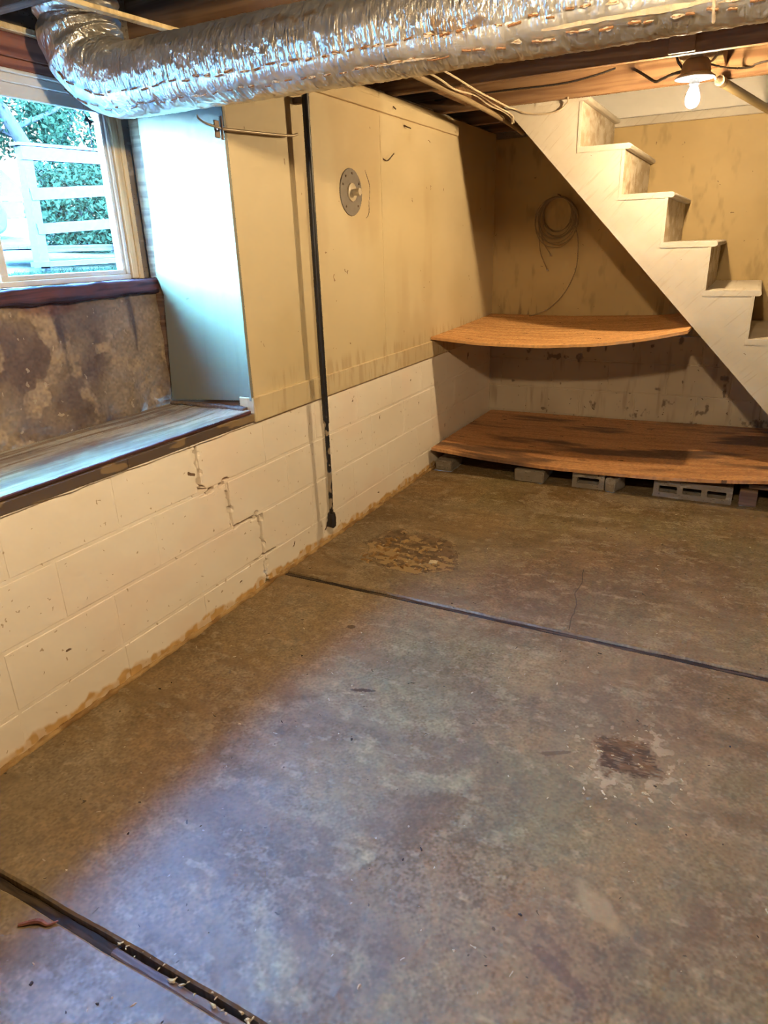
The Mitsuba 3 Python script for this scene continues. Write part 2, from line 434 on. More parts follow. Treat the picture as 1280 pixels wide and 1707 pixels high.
def foil_color(p, n, uv):
    c = mix((0.80, 0.80, 0.79), (0.62, 0.60, 0.56), smoothstep(0.4, 0.7, fbm(p.x * 14, p.y * 14, p.z * 14, 3)))
    return mix(c, (0.50, 0.30, 0.12), smoothstep(0.72, 0.80, fbm(p.x * 10 + 2, p.y * 10, p.z * 10, 4)) * 0.7)


pr('foil', foil_color, 0.30, 0.5, (foil_bump, 0.006), metallic=0.92)
pr('tape_foil', foil_color, 0.33, 0.5, (foil_bump, 0.005), metallic=0.85)
pr('kraft', (0.72, 0.58, 0.40), 0.8, 0.2)
pr('staple_metal', (0.26, 0.12, 0.045), 0.6, 0.4)
pr('black_iron', lambda p, n, uv: mix((0.018, 0.014, 0.012), (0.45, 0.36, 0.26), smoothstep(0.56, 0.60, fbm(p.x * 40, p.y * 40, p.z * 22, 3)) * smoothstep(0.70, 0.64, p.z + 0.05 * noise(p.z * 30))), 0.45, 0.4)
pr('black_rubber', (0.03, 0.022, 0.016), 0.55, 0.35)
pr('grey_metal', lambda p, n, uv: mix((0.34, 0.29, 0.24), (0.24, 0.20, 0.165), fbm(p.x * 40, p.y * 40, p.z * 40, 3)), 0.6, 0.4)
pr('rusty_steel', (0.20, 0.13, 0.08), 0.5, 0.5, metallic=0.4)
pr('worn_steel', (0.42, 0.35, 0.26), 0.4, 0.5, metallic=0.6)
pr('cream_plastic', (0.74, 0.62, 0.44), 0.45, 0.4)
pr('cable_white', (0.72, 0.60, 0.44), 0.5, 0.4)
pr('cable_grey', (0.36, 0.26, 0.15), 0.5, 0.4)
pr('porcelain', (0.84, 0.80, 0.72), 0.3, 0.5)
pr('holder_brown', (0.36, 0.24, 0.13), 0.55, 0.4)
pr('pipe_yellow', (0.78, 0.62, 0.34), 0.45, 0.4)
pr('window_white', (0.80, 0.82, 0.82), 0.4, 0.4, k=0.7)
pr('stair_shaft_white', lambda p, n, uv: mix((0.78, 0.76, 0.74), (0.72, 0.69, 0.66), fbm(p.x * 4, p.y * 4, p.z * 4, 3)), 0.6, 0.3, k=0.85)
pr('joint_filler', lambda p, n, uv: mix((0.05, 0.036, 0.025), (0.12, 0.085, 0.055), smoothstep(0.4, 0.7, fbm(p.x * 8, p.y * 90, 1, 3))), 0.95, 0.05)
pr('joint_board', lambda p, n, uv: mix((0.22, 0.16, 0.13), (0.12, 0.08, 0.06), smoothstep(0.4, 0.7, fbm(p.x * 8, p.y * 90, 1, 3))), 0.7, 0.25)
pr('clay_cove', lambda p, n, uv: mix((0.58, 0.38, 0.17), (0.30, 0.165, 0.06), smoothstep(0.35, 0.68, fbm(p.x * 30, p.y * 18, p.z * 30, 4))), 0.8, 0.2)
pr('chip_white', (0.72, 0.62, 0.46), 0.7, 0.3)
pr('chip_dark', (0.045, 0.028, 0.018), 0.7, 0.3)
scene['pane_glass'] = {'type': 'thindielectric', 'int_ior': 1.5}
# outdoors
pr('lawn', lambda p, n, uv: mix((0.0075, 0.010, 0.004), (0.013, 0.013, 0.0075), smoothstep(0.35, 0.7, fbm(p.x * 1.5, p.y * 1.5, 0, 4))) * (0.6 + 0.8 * noise(p.x * 30, p.y * 30)), 0.9, 0.1)
scene['leaf'] = {'type': 'twosided', 'bsdf': {'type': 'diffuse', 'reflectance': {'type': 'rgb', 'value': [0.0036, 0.0070, 0.0036]}}}
pr('bark', wood_fn(2, (0.006, 0.0055, 0.0045), (0.0035, 0.003, 0.0025)), 0.9, 0.1)
pr('porch_white', (0.0095, 0.0095, 0.0093), 0.7, 0.1)
pr('deck_grey', (0.0055, 0.0055, 0.0053), 0.8, 0.2)
pr('car_paint', (0.016, 0.0155, 0.015), 0.5, 0.1)
pr('car_glass', (0.012, 0.02, 0.018), 0.1, 0.6)
pr('tyre', (0.008, 0.008, 0.009), 0.8, 0.2)
pr('dry_leaf', (0.05, 0.045, 0.04), 0.8, 0.2)
pr('web', (0.30, 0.28, 0.26), 0.8, 0.2)

# ------------------------------------------------------------------ the floor
struct('floor', 'worn stained concrete basement floor with two joints')
YJ2A, YJ2B, YJ1A, YJ1B = 0.622, 0.653, 2.307, 2.338


def slab(y0, y1, seed, wav0, wav1):
    xs = np.arange(-0.03, 4.62, 0.02)
    m = bx(-0.03, 4.62, y0, y1, -0.12, 0.0, 0.004)
    # ragged arrises along the joints
    top = np.array([[x, 0] for x in xs])
    n = len(xs)
    e0 = (meshkit.fbm(np.stack([xs * 7, xs * 0 + seed, xs * 0], 1), 4, seed) - 0.5) * wav0
    e1 = (meshkit.fbm(np.stack([xs * 7, xs * 0 + seed, xs * 0 + 5], 1), 4, seed + 1) - 0.5) * wav1
    rows = [(y0 + e0, -0.12), (y0 + e0, -0.006), (y0 + e0 + 0.005, 0.0), (y1 + e1 - 0.005, 0.0), (y1 + e1, -0.006), (y1 + e1, -0.12)]
    v = np.vstack([np.stack([xs, yy, np.full(n, z)], 1) for yy, z in rows])
    f = []
    for r in range(len(rows) - 1):
        a = r * n + np.arange(n - 1)
        f.append(np.stack([a, a + 1, a + n + 1, a + n], 1))
    return v, np.vstack(f)


put('floor__slab', slab(-2.6, YJ2A, 1, 0.0, 0.006), 'floor_concrete')
put('floor__slab', slab(YJ2B, YJ1A, 4, 0.005, 0.006), 'floor_concrete')
put('floor__slab', slab(YJ1B, 5.25, 9, 0.007, 0.0), 'floor_concrete')
plabel(put('floor__joint_strip', bar(-0.02, 0.735, YJ2A + 0.001, YJ2B - 0.001, -0.06, -0.020, 0, 0.012, 0.004, 26, 12), 'joint_filler'), 'dark strip lying deep in the open end of the near joint')  # dark-coloured strip fills the open joint end
plabel(put('floor__joint_bed', bx(-0.03, 4.62, 0.5, 2.5, -0.16, -0.070, 0), 'raw_block'), 'dark bottom of the floor joints')
plabel(put('floor__joint_strip', bar(-0.01, 4.6, YJ1A + 0.002, YJ1B - 0.002, -0.03, -0.005, 0, 0.012, 0.003, 22), 'joint_filler'), 'dark filler strip in the far joint')
plabel(put('floor__joint_strip', bar(0.735, 4.6, YJ2A + 0.002, YJ2B - 0.010, -0.03, -0.007, 0, 0.012, 0.003, 22, 5), 'joint_board'), 'grey board left in the near joint')

# ------------------------------------------------------------------ left wall
struct('wall_left', 'painted block wall under yellow panelling')
put('wall_left__core', bx(-0.26, -0.178, -2.6, 5.45, -0.1, 0.742, 0), 'raw_block')
COURSES = [(-0.02, 0.140), (0.150, 0.343), (0.353, 0.547), (0.557, 0.742)]
CRACK = [2.195, 2.190, 2.005, 1.856]          # the joint of each course at which the stair-step crack runs
PITCH_Y = 0.4064


def joints(phase, lo, hi):
    k0, k1 = math.ceil((lo - phase) / PITCH_Y), math.floor((hi - phase) / PITCH_Y)
    return [phase + k * PITCH_Y for k in range(k0, k1 + 1)]


def wall_piece(lo, hi, axis):
    """Box with worn front arrises; axis 0: front faces +x, axis 1: front faces -y."""
    return bx(*[c for pair in zip(lo, hi) for c in pair], 0.004)


CRACK_LINE = np.array([(1.856, .75), (1.856, .552), (2.005, .552), (2.005, .348), (2.190, .348), (2.190, .145), (2.285, .145), (2.190, .145), (2.195, .145), (2.195, 0.0)])


def crack_distance(y, z):
    best = np.full(len(y), 9.0)
    q = np.stack([y, z], 1)
    for a, b in zip(CRACK_LINE[:-1], CRACK_LINE[1:]):
        t = np.clip(((q - a) @ (b - a)) / max((b - a) @ (b - a), 1e-9), 0, 1)
        best = np.minimum(best, np.linalg.norm(q - a - t[:, None] * (b - a), axis=1))
    return best



def chipped(mesh, seed):
    """Breaks the arrises of a block back, in chips, where it borders the crack."""
    v, f = trimesh.remesh.subdivide_to_size(mesh.vertices, mesh.faces, 0.016, max_iter=14)
    m = trimesh.Trimesh(v, f)
    m.merge_vertices()
    v = m.vertices.copy()
    dist = crack_distance(v[:, 1], v[:, 2])
    e = 1e-4
    gy = (crack_distance(v[:, 1] + e, v[:, 2]) - crack_distance(v[:, 1] - e, v[:, 2])) / (2 * e)
    gz = (crack_distance(v[:, 1], v[:, 2] + e) - crack_distance(v[:, 1], v[:, 2] - e)) / (2 * e)
    a = np.exp(-(np.maximum(dist - 0.008, 0) / 0.006) ** 2) * np.clip(meshkit.fbm(v * [4, 30, 30], 3, 3 + seed) - 0.52, 0, 1) * 0.07
    m.vertices = v + np.stack([-0.9 * a, a * gy, a * gz], 1)
    return m


for ci, (z0, z1) in enumerate(COURSES):
    js = joints(CRACK[ci], -1.2, 5.18)
    ys = [-1.4] + js + [5.2]
    for a, b in zip(ys[:-1], ys[1:]):
        off = RNG.uniform(-0.0012, 0.0004)
        ga, gb = (0.0065 if abs(q - CRACK[ci]) < 1e-6 else 0.004 for q in (a, b))
        bm = bx(-0.18, off, a + ga, b - gb, z0 + 0.001, z1 - 0.001, 0.0022)
        if a < 2.3 and b > 1.84:
            bm = chipped(bm, ci)
        put('wall_left__block', bm, 'block_paint')
    for y in js:
        if abs(y - CRACK[ci]) < 1e-6:
            continue
        put('wall_left__mortar', bx(-0.17, -0.0014 + RNG.uniform(-0.0006, 0.0006), y - 0.006, y + 0.006, z0 - 0.003, z1 + 0.003, 0), 'block_paint')
# bed joints, split where the crack follows them; broken bits of mortar stay in the crack
BEDS = [(0.145, [(-1.4, 2.12), (2.285, 5.2)]), (0.348, [(-1.4, 2.015), (2.17, 5.2)]), (0.552, [(-1.4, 1.862), (1.99, 5.2)])]
for z, spans in BEDS:
    for a, b in spans:
        put('wall_left__mortar', bx(-0.17, -0.0020, a, b, z - 0.006, z + 0.006, 0), 'block_paint')


def ragged(points, w, seed):
    """A flat irregular crumb of mortar along a polyline in (y, z)."""
    rng = np.random.default_rng(seed)
    P = np.array(points, float)
    out = []
    for a, b in zip(P[:-1], P[1:]):
        L = np.linalg.norm(b - a)
        k = max(1, int(L / 0.03))
        d = (b - a) / L
        nrm = np.array([-d[1], d[0]])
        for i in range(k):
            if rng.random() < 0.80:
                continue
            c = a + (b - a) * (i + 0.5) / k
            ln, wd = L / k * rng.uniform(0.40, 0.56), w * rng.uniform(0.35, 0.62)
            poly = np.array([c - d * ln - nrm * wd, c + d * ln - nrm * wd * rng.uniform(0.4, 1), c + d * ln + nrm * wd, c - d * ln + nrm * wd * rng.uniform(0.4, 1)])
            x = -0.003
            v = np.array([[x, *q] for q in poly] + [[-0.05, *q] for q in poly])
            out.append(trimesh.convex.convex_hull(v))
    return cat(out)


labels_k = put('wall_left__crack_mortar', ragged([(1.856, .74), (1.856, .557)], 0.009, 3), 'block_paint')
put('wall_left__crack_mortar', ragged([(1.862, .552), (1.99, .552)], 0.009, 4), 'block_paint')
put('wall_left__crack_mortar', ragged([(2.005, .545), (2.005, .35)], 0.009, 5), 'block_paint')
put('wall_left__crack_mortar', ragged([(2.03, .348), (2.17, .348)], 0.009, 6), 'block_paint')
put('wall_left__crack_mortar', ragged([(2.19, .34), (2.19, .15)], 0.008, 17), 'block_paint')
put('wall_left__crack_mortar', ragged([(2.12, .145), (2.285, .145)], 0.008, 8), 'block_paint')
put('wall_left__crack_mortar', ragged([(2.195, .14), (2.195, .0)], 0.009, 9), 'block_paint')
# yellow panelling above, lower strip (two lengths), top trim
put('wall_left__panel', bx(-0.03, 0.004, 2.222, 3.42, 0.80, 2.12, 0.002), 'panel_paint')
put('wall_left__panel', bx(-0.03, 0.0035, 3.4215, 5.2, 0.80, 2.12, 0.002), 'panel_paint')
put('wall_left__panel_backing', bx(-0.26, -0.031, 2.28, 5.45, 0.74, 2.14, 0), 'raw_block')
struct('trim_1', 'yellow board strip under the panelling')
put('trim_1__board', bx(-0.06, 0.017, 2.207, 2.752, 0.747, 0.850, 0.003), 'panel_paint')
put('trim_1__board', bx(-0.06, 0.014, 2.756, 5.2, 0.745, 0.845, 0.003), 'panel_paint')
struct('trim_2', 'yellow trim board along the top of the panelling')
put('trim_2__board', bx(0.003, 0.020, 2.30, 4.446, 2.030, 2.088, 0.002), 'panel_paint')
# clay and mortar along the wall foot
m = bar(-0.02, 0.011, -1.4, 5.2, -0.02, 0.012, 1, 0.010, 0.0105, 30, 3, 0.006)
struct('trim_3', 'crumbling tan mortar along the foot of the left wall')
put('trim_3__mortar_cove', m, 'clay_cove', 40)

# ------------------------------------------------------------------ window recess
RX = -0.45
g = np.stack(np.meshgrid(np.linspace(0.40, 2.235, 150), np.linspace(0.77, 1.30, 60), indexing='ij'), -1).reshape(-1, 2)
d = (meshkit.fbm(np.stack([g[:, 0] * 9, g[:, 1] * 9, g[:, 0] * 0], 1), 5, 2) - 0.5) * 0.035
v = np.stack([RX + d + 0.012 * (g[:, 1] - 0.77) / -0.5, g[:, 0], g[:, 1]], 1)
i, j = np.meshgrid(np.arange(149), np.arange(59), indexing='ij')
a = (i * 60 + j).ravel()
plabel(put('wall_left__recess_concrete', (v, np.stack([a, a + 60, a + 61, a + 1], 1)), 'recess_concrete', True), 'rough brown stained concrete below the window')
put('wall_left__outer_wall', bx(-0.70, -0.475, -2.8, 5.6, -0.1, 1.285, 0), 'raw_block')
put('wall_left__outer_wall', bx(-0.70, -0.50, 2.26, 5.6, 1.285, 2.45, 0), 'raw_block')
put('wall_left__outer_wall', bx(-0.70, -0.50, -2.8, 0.42, 1.285, 2.45, 0), 'raw_block')
put('wall_left__outer_wall', bx(-0.70, -0.53, 0.42, 2.26, 2.10, 2.45, 0), 'raw_block')
# the right reveal: painted panel with a ragged left edge, bare board strip beside it
poly = Polygon([(-0.435, 0.812), (-0.004, 0.838), (-0.004, 2.12), (-0.405, 2.12), (-0.408, 1.60), (-0.425, 1.33), (-0.400, 1.255), (-0.415, 1.05)])
m = trimesh.creation.extrude_polygon(poly, 0.012, engine='earcut')
m.vertices = np.stack([m.vertices[:, 0], 2.210 + m.vertices[:, 2], m.vertices[:, 1]], 1); m.invert()
plabel(put('wall_left__reveal_panel', m, 'return_paint'), 'pale painted panel on the window reveal')
plabel(put('wall_left__reveal_board', bx(-0.475, 0.0, 2.224, 2.27, 0.78, 2.12, 0.002), 'joist_wood'), 'bare board edge beside the window jamb')
plabel(put('wall_left__corner_bead', bx(-0.006, 0.007, 2.206, 2.222, 0.835, 2.09, 0.002), 'return_paint'), 'pale corner edge')
# left end of the recess (out of frame)
put('wall_left__panel', bx(-0.03, 0.004, -2.6, 0.42, 0.80, 2.12, 0.002), 'panel_paint')
put('wall_left__reveal_panel', bx(-0.50, -0.004, 0.40, 0.425, 0.80, 2.12, 0.002), 'return_paint')
put('trim_1__board', bx(-0.06, 0.016, -2.6, 0.42, 0.747, 0.850, 0.003), 'panel_paint')
put('wall_left__panel_backing', bx(-0.26, -0.031, -2.6, 0.40, 0.74, 2.14, 0), 'raw_block')
# ledge
t = thing('ledge_board', 'grey-washed plywood board lying as a ledge under the window', 'shelf board')
xs, ys = np.linspace(-0.445, 0.004, 14), np.linspace(0.43, 2.195, 60)
X, Y = np.meshgrid(xs, ys, indexing='ij')
Z = 0.800 + 0.003 * np.sin(Y * 3) + 0.004 * (X / 0.45)


def sheet(X, Y, Z, th):
    nx, ny = X.shape
    top = np.stack([X, Y, Z], -1).reshape(-1, 3)
    bot = top - [0, 0, th]
    v = np.vstack([top, bot])
    i, j = np.meshgrid(np.arange(nx - 1), np.arange(ny - 1), indexing='ij')
    a = (i * ny + j).ravel()
    q = np.stack([a, a + ny, a + ny + 1, a + 1], 1)
    f = [q, q[:, ::-1] + nx * ny]
    N = nx * ny
    def side(ids, flip):
        s = np.stack([ids[:-1], ids[1:], ids[1:] + N, ids[:-1] + N], 1)
        return s[:, ::-1] if flip else s
    f += [side(np.arange(ny), False), side((nx - 1) * ny + np.arange(ny), True), side(np.arange(nx) * ny, True), side(np.arange(nx) * ny + ny - 1, False)]
    return v, np.vstack(f)


put(t + '__board', sheet(X, Y, Z, 0.011), 'ledge_plywood')
plabel(put(t + '__edge', bar(-0.002, 0.0075, 0.43, 2.193, 0.787, 0.7985, 1, 0.015, 0.0015, 20, 0, 0.002, 2), 'rotten_wood'), 'dark reddish front edge of the board')
plabel(put('wall_left__rubble', bar(-0.42, -0.02, 2.180, 2.212, 0.795, 0.812, 0, 0.012, 0.012, 20, 4, 0.004), 'recess_concrete', 40), 'crumbled mortar behind the ledge')
struct('trim_4', 'dark taupe board under the ledge')
put('trim_4__board', bx(-0.10, 0.014, 1.523, 2.205, 0.750, 0.786, 0.002), 'fascia_paint')
put('trim_4__board', bx(-0.10, 0.016, 0.43, 1.520, 0.750, 0.786, 0.002), 'fascia_paint')
plabel(put('trim_4__caulk', bar(-0.01, 0.010, 0.43, 2.2, 0.743, 0.751, 1, 0.015, 0.004, 16, 6, 0.002, 2), 'block_paint'), 'ragged pale bead under the board')

# ------------------------------------------------------------------ window
struct('window_1', 'white framed basement window looking out on the yard')
WX0, WX1 = -0.545, -0.497
put('window_1__frame', cat([bx(WX0, WX1, 0.50, 2.145, 1.319, 1.340, 0.003), bx(WX0, WX1, 0.50, 2.145, 1.955, 1.982, 0.003),
                            bx(WX0, WX1, 2.128, 2.145, 1.340, 1.955, 0.003), bx(WX0, WX1, 0.50, 0.52, 1.340, 1.955, 0.003)]), 'window_white')
for (a, b, x) in ((1.575, 2.128, -0.515), (0.52, 1.615, -0.535)):  # left sash, out of view, kept extra wide to admit more sky light
    s = put('window_1__sash', cat([bx(x - 0.009, x + 0.009, a, b, 1.340, 1.357, 0.002), bx(x - 0.009, x + 0.009, a, b, 1.913, 1.955, 0.002),
                                   bx(x - 0.009, x + 0.009, a, a + 0.032, 1.357, 1.913, 0.002), bx(x - 0.009, x + 0.009, b - 0.014, b, 1.357, 1.913, 0.002)]), 'window_white')
    gm = (np.array([[x, a + .01, 1.35], [x, b - .01, 1.35], [x, b - .01, 1.93], [x, a + .01, 1.93]]), np.array([[0, 1, 2, 3]]))
    put(s + '__pane', gm, 'pane_glass')
put('window_1__gap_filler', bx(-0.62, -0.496, 2.2065, 2.27, 1.27, 2.11, 0), 'raw_block')
plabel(put('window_1__head_strip', bx(-0.53, -0.488, 0.45, 2.15, 1.982, 1.994, 0.003), 'window_white'), 'pale strip under the header')
plabel(put('window_1__sill', bar(-0.60, -0.432, 0.42, 2.225, 1.262, 1.318, 1, 0.012, 0.010, 14, 8, 0.006, 8), 'rotten_wood', 40), 'dark red rotting wooden sill')
plabel(put('window_1__jamb', bx(-0.56, -0.490, 2.148, 2.181, 1.322, 2.0, 0.003), 'frame_wood'), 'bare timber jamb')
plabel(put('window_1__jamb', bx(-0.56, -0.487, 2.1825, 2.206, 1.318, 2.0, 0.003), 'frame_wood'), 'bare timber jamb')
put('window_1__jamb', bx(-0.56, -0.490, 0.44, 0.498, 1.32, 2.0, 0.003), 'frame_wood')
plabel(put('window_1__header', bx(-0.58, -0.494, 0.42, 2.26, 2.030, 2.100, 0.003), 'header_wood'), 'reddish timber header')
plabel(put('window_1__header', bx(-0.58, -0.496, 0.42, 2.26, 1.995, 2.028, 0.003), 'header_wood'), 'reddish timber header')
plabel(put('window_1__plate', bx(-0.58, -0.476, 0.0, 5.4, 2.101, 2.121, 0.003), 'frame_wood'), 'pale plate edge over the header')

# ------------------------------------------------------------------ back wall
struct('wall_back', 'plastered wall over painted blocks behind the stairs')
put('wall_back__core', bx(-0.3, 4.7, 5.258, 5.45, -0.1, 0.755, 0), 'raw_block')
BC = [(-0.02, 0.160), (0.168, 0.357), (0.365, 0.574), (0.584, 0.770)]
for ci, (z0, z1) in enumerate(BC):
    ph = 0.30 if ci % 2 else 0.097
    xs_ = [-0.02] + [ph + k * PITCH_Y for k in range(0, 12) if ph + k * PITCH_Y < 4.6] + [4.6]
    for a, b in zip(xs_[:-1], xs_[1:]):
        off = RNG.uniform(-0.0012, 0.0006)
        put('wall_back__block', bx(a + 0.004, b - 0.004, 5.2 - off, 5.26, z0, z1, 0.0025), 'back_block_paint')
    for x in xs_[1:-1]:
        put('wall_back__mortar', bx(x - 0.006, x + 0.006, 5.2022, 5.255, z0 - 0.003, z1 + 0.003, 0), 'back_block_paint')
for z in (0.164, 0.361, 0.579):
    put('wall_back__mortar', bx(-0.02, 4.6, 5.2025, 5.255, z - 0.0055, z + 0.0055, 0), 'back_block_paint')
put('wall_back__plaster', bx(-0.3, 4.7, 5.197, 5.45, 0.774, 2.085, 0.002), 'plaster_paint')
put('wall_back__upper_panel', bx(-0.3, 4.7, 5.199, 5.45, 2.137, 4.6, 0.002), 'stair_shaft_white')
struct('trim_5', 'painted trim board high on the back wall')
put('trim_5__board', bx(0.62, 4.6, 5.180, 5.30, 2.084, 2.133, 0.003), 'stair_paint')
put('wall_back__upper_filler', bx(-0.3, 0.62, 5.199, 5.45, 2.085, 2.137, 0), 'raw_block')

# ------------------------------------------------------------------ walls out of frame, in dark boards added to cut bounced light
struct('wall_right')
put('wall_right__boards', bx(4.6, 4.8, -2.8, 5.45, -0.1, 2.45, 0), 'joist_wood')
struct('wall_rear')
put('wall_rear__boards', bx(-0.7, 4.8, -2.8, -2.6, -0.1, 2.45, 0), 'joist_wood')
# stair shaft above the ceiling
struct('wall_shaft')
put('wall_shaft__front', bx(0.40, 4.7, 4.16, 4.175, 2.35, 4.6, 0), 'stair_shaft_white')
put('wall_shaft__left', bx(0.38, 0.40, 4.16, 5.2, 2.40, 4.6, 0), 'stair_shaft_white')
put('wall_shaft__right', bx(4.6, 4.7, 4.16, 5.2, 2.35, 4.6, 0), 'stair_shaft_white')
put('wall_shaft__lid', bx(0.3, 4.7, 4.1, 5.4, 4.6, 4.65, 0), 'stair_shaft_white')

# ------------------------------------------------------------------ ceiling: joists and floorboards
struct('ceiling', 'bare joists and dark boards')
JB, JT = 2.122, 2.335
for y, mat in ((-2.2, 'joist_wood'), (-1.6, 'joist_wood'), (-1.0, 'joist_wood'), (-0.4, 'joist_wood'), (0.2, 'joist_wood'), (0.68, 'joist_wood'), (1.115, 'joist_wood'), (1.680, 'joist_wood'), (2.32, 'joist_wood'), (2.94, 'joist_wood'), (3.556, 'joist_wood')):
    put('ceiling__joist', bx(-0.60, 4.62, y, y + 0.042, JB, JT, 0.003), mat)
plabel(put('ceiling__joist', bar(-0.60, 4.62, 4.172, 4.214, JB - 0.004, JT, 0, 0.05, 0.003, 4, 3, 0.004), 'joist_wood', 40), 'rough brown joist behind the bare bulb')
put('ceiling__joist', bx(-0.60, 0.56, 4.72, 4.762, JB, JT, 0.003), 'joist_wood')
put('ceiling__joist', bx(-0.60, 0.56, 5.10, 5.142, JB, JT, 0.003), 'joist_wood')
put('ceiling__trimmer', bx(0.505, 0.547, 4.27, 5.19, JB + 0.02, JT, 0.003), 'joist_wood')
put('ceiling__cleat', bx(1.312, 1.418, 3.528, 3.556, JB + 0.002, JT, 0.003), 'joist_wood')
put('ceiling__bridging', bx(1.32, 1.50, 3.598, 4.172, 2.165, 2.25, 0.003), 'joist_wood')
put('ceiling__bridging', bx(0.165, 0.205, 3.598, 4.172, JB + 0.02, JT - 0.02, 0.003), 'joist_wood')
k = 0
y = -2.6
while y < 4.19:
    y1 = min(y + 0.142, 4.195)
    put('ceiling__floorboard', bx(-0.60, 4.62, y, y1 - 0.003, JT, JT + 0.025, 0.002), 'joist_wood')
    y = y1
while y < 5.3:
    put('ceiling__floorboard', bx(-0.60, 0.60, y, y + 0.139, JT, JT + 0.025, 0.002), 'joist_wood')
    y += 0.142
put('ceiling__deck', bx(-0.70, 4.8, -2.8, 4.16, JT + 0.026, JT + 0.05, 0), 'joist_wood')
put('ceiling__deck', bx(-0.70, 0.40, 4.16, 5.5, JT + 0.026, JT + 0.05, 0), 'joist_wood')
put('ceiling__deck', bx(0.40, 0.60, 4.19, 5.2, JT + 0.026, JT + 0.05, 0), 'joist_wood')

# ------------------------------------------------------------------ stairs
t = thing('staircase', 'cream painted wooden staircase with cut stringer rising over the shelves', 'stairs')
SY0, SY1 = 4.222, 4.262
NX0, NZ0, RUN, RISE = 0.846, 2.133, 0.241, 0.249      # nosing of the upper visible tread
steps = [(NX0 + RUN * k, NZ0 - RISE * k) for k in range(-1, 9)]
TT = 0.029
pts = []
for k, (nx, nz) in enumerate(steps[:-1]):
    rx = nx - 0.030                                   # riser back of this nosing
    pts += [(rx - RUN, 2.33), (rx - 0.016, 2.33)] if k == 0 else []
    pts += [(rx - 0.016, nz - TT - (RISE - 0.0)), (rx - 0.016 + RUN, nz - TT - RISE)]
low = lambda x: 2.098 - 1.048 * (x - 0.397)
xr = pts[-1][0]
pts += [(xr, 0.0), ((2.098) / 1.048 + 0.397, 0.0), (0.300, low(0.300)), (pts[0][0], low(0.300))]
poly = Polygon(pts).buffer(0)
plabel(put(t + '__stringer', prism_y(poly, SY0, SY1), 'stair_paint'), 'saw-toothed cream stringer board')
put(t + '__stringer', prism_y(poly, 5.14, 5.175), 'stair_paint')


def nosed_tread(nx, nz):
    w = RUN + 0.045
    a = np.linspace(-math.pi / 2, math.pi / 2, 9)
    r = TT / 2
    P = [(nx - w, nz - TT), *[(nx - r + r * math.cos(q), nz - r + r * math.sin(q)) for q in a], (nx - w, nz)]
    return prism_y(Polygon(P), SY0 - 0.004, 5.178)


for k, (nx, nz) in enumerate(steps[1:]):
    put(t + '__tread', nosed_tread(nx, nz), 'stair_paint', 30)
for k, (nx, nz) in enumerate(steps[:-1]):
    rx = nx - 0.030
    m = bx(rx - 0.0155, rx, SY0 - 0.003, SY1 + 0.0, nz - TT - RISE + 0.002, nz - TT - 0.001, 0.0015)
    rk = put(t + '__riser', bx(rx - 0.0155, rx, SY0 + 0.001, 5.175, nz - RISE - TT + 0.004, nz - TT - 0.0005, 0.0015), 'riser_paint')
    put(rk + '__end_strip', bx(rx - 0.0165, rx + 0.0008, SY0 - 0.004, SY0 + 0.0012, nz - RISE - TT + 0.004, nz - TT - 0.001, 0.001), 'stair_paint')

# ------------------------------------------------------------------ plywood shelves
def ply_sheet(x0, x1, y0f, y1, zfront, zback, th, key, mat, yedge=None):
    xs, ys = np.linspace(x0, x1, 60), np.linspace(0, 1, 24)
    X, V = np.meshgrid(xs, ys, indexing='ij')
    F = np.interp(X, *zip(*yedge)) if yedge else np.full_like(X, y0f)
    Y = F + (y1 - F) * V
    zf = np.array([np.interp(q, *zip(*zfront)) for q in np.linspace(x0, x1, 400)])
    zb = np.array([np.interp(q, *zip(*zback)) for q in np.linspace(x0, x1, 400)])
    ker = np.hanning(61); ker /= ker.sum()
    zf = np.convolve(np.pad(zf, 30, mode='reflect', reflect_type='odd'), ker, 'valid'); zb = np.convolve(np.pad(zb, 30, mode='reflect', reflect_type='odd'), ker, 'valid')
    ZF, ZB = np.interp(X, np.linspace(x0, x1, 400), zf), np.interp(X, np.linspace(x0, x1, 400), zb)
    s = V ** 1.3
    return put(key, sheet(X, Y, ZF * (1 - s) + ZB * s, th), mat, 40)


t = thing('plywood_shelf', 'sagging orange plywood shelf, the upper one, curving under the stair stringer', 'shelf')
ply_sheet(0.006, 1.492, 4.03, 5.19, [(0, .872), (.33, .845), (.70, .842), (1.04, .864), (1.29, .902), (1.505, .950)], [(0, .905), (.6, .896), (1.2, .912), (1.505, .94)], 0.016, t + '__board', 'shelf_plywood')
t = thing('plywood_shelf', 'wide dark-stained plywood shelf lying low on concrete blocks', 'shelf')
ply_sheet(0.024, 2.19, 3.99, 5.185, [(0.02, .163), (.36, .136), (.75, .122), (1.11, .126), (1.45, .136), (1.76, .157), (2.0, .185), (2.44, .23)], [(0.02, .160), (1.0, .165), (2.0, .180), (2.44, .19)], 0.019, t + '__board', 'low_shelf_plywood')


# ------------------------------------------------------------------ blocks under the low shelf
def cored(x0, x1, z0, z1, y0, y1, n, seed):
    """A concrete block lying with its cores toward the room."""
    W, Hh = x1 - x0, z1 - z0
    cells = []
    web = 0.030
    cw = (W - web * (n + 1)) / n
    for k in range(n):
        a = x0 + web + k * (cw + web)
        c = sbox(a, z0 + Hh * 0.30, a + cw, z0 + Hh * 0.68).buffer(-0.006).buffer(0.006)
        cells.append(c)
    P = sbox(x0, z0, x1, z1).buffer(-0.003).buffer(0.003)
    for c in cells:
        P = P.difference(c)
    return prism_y(P, y0, y1)


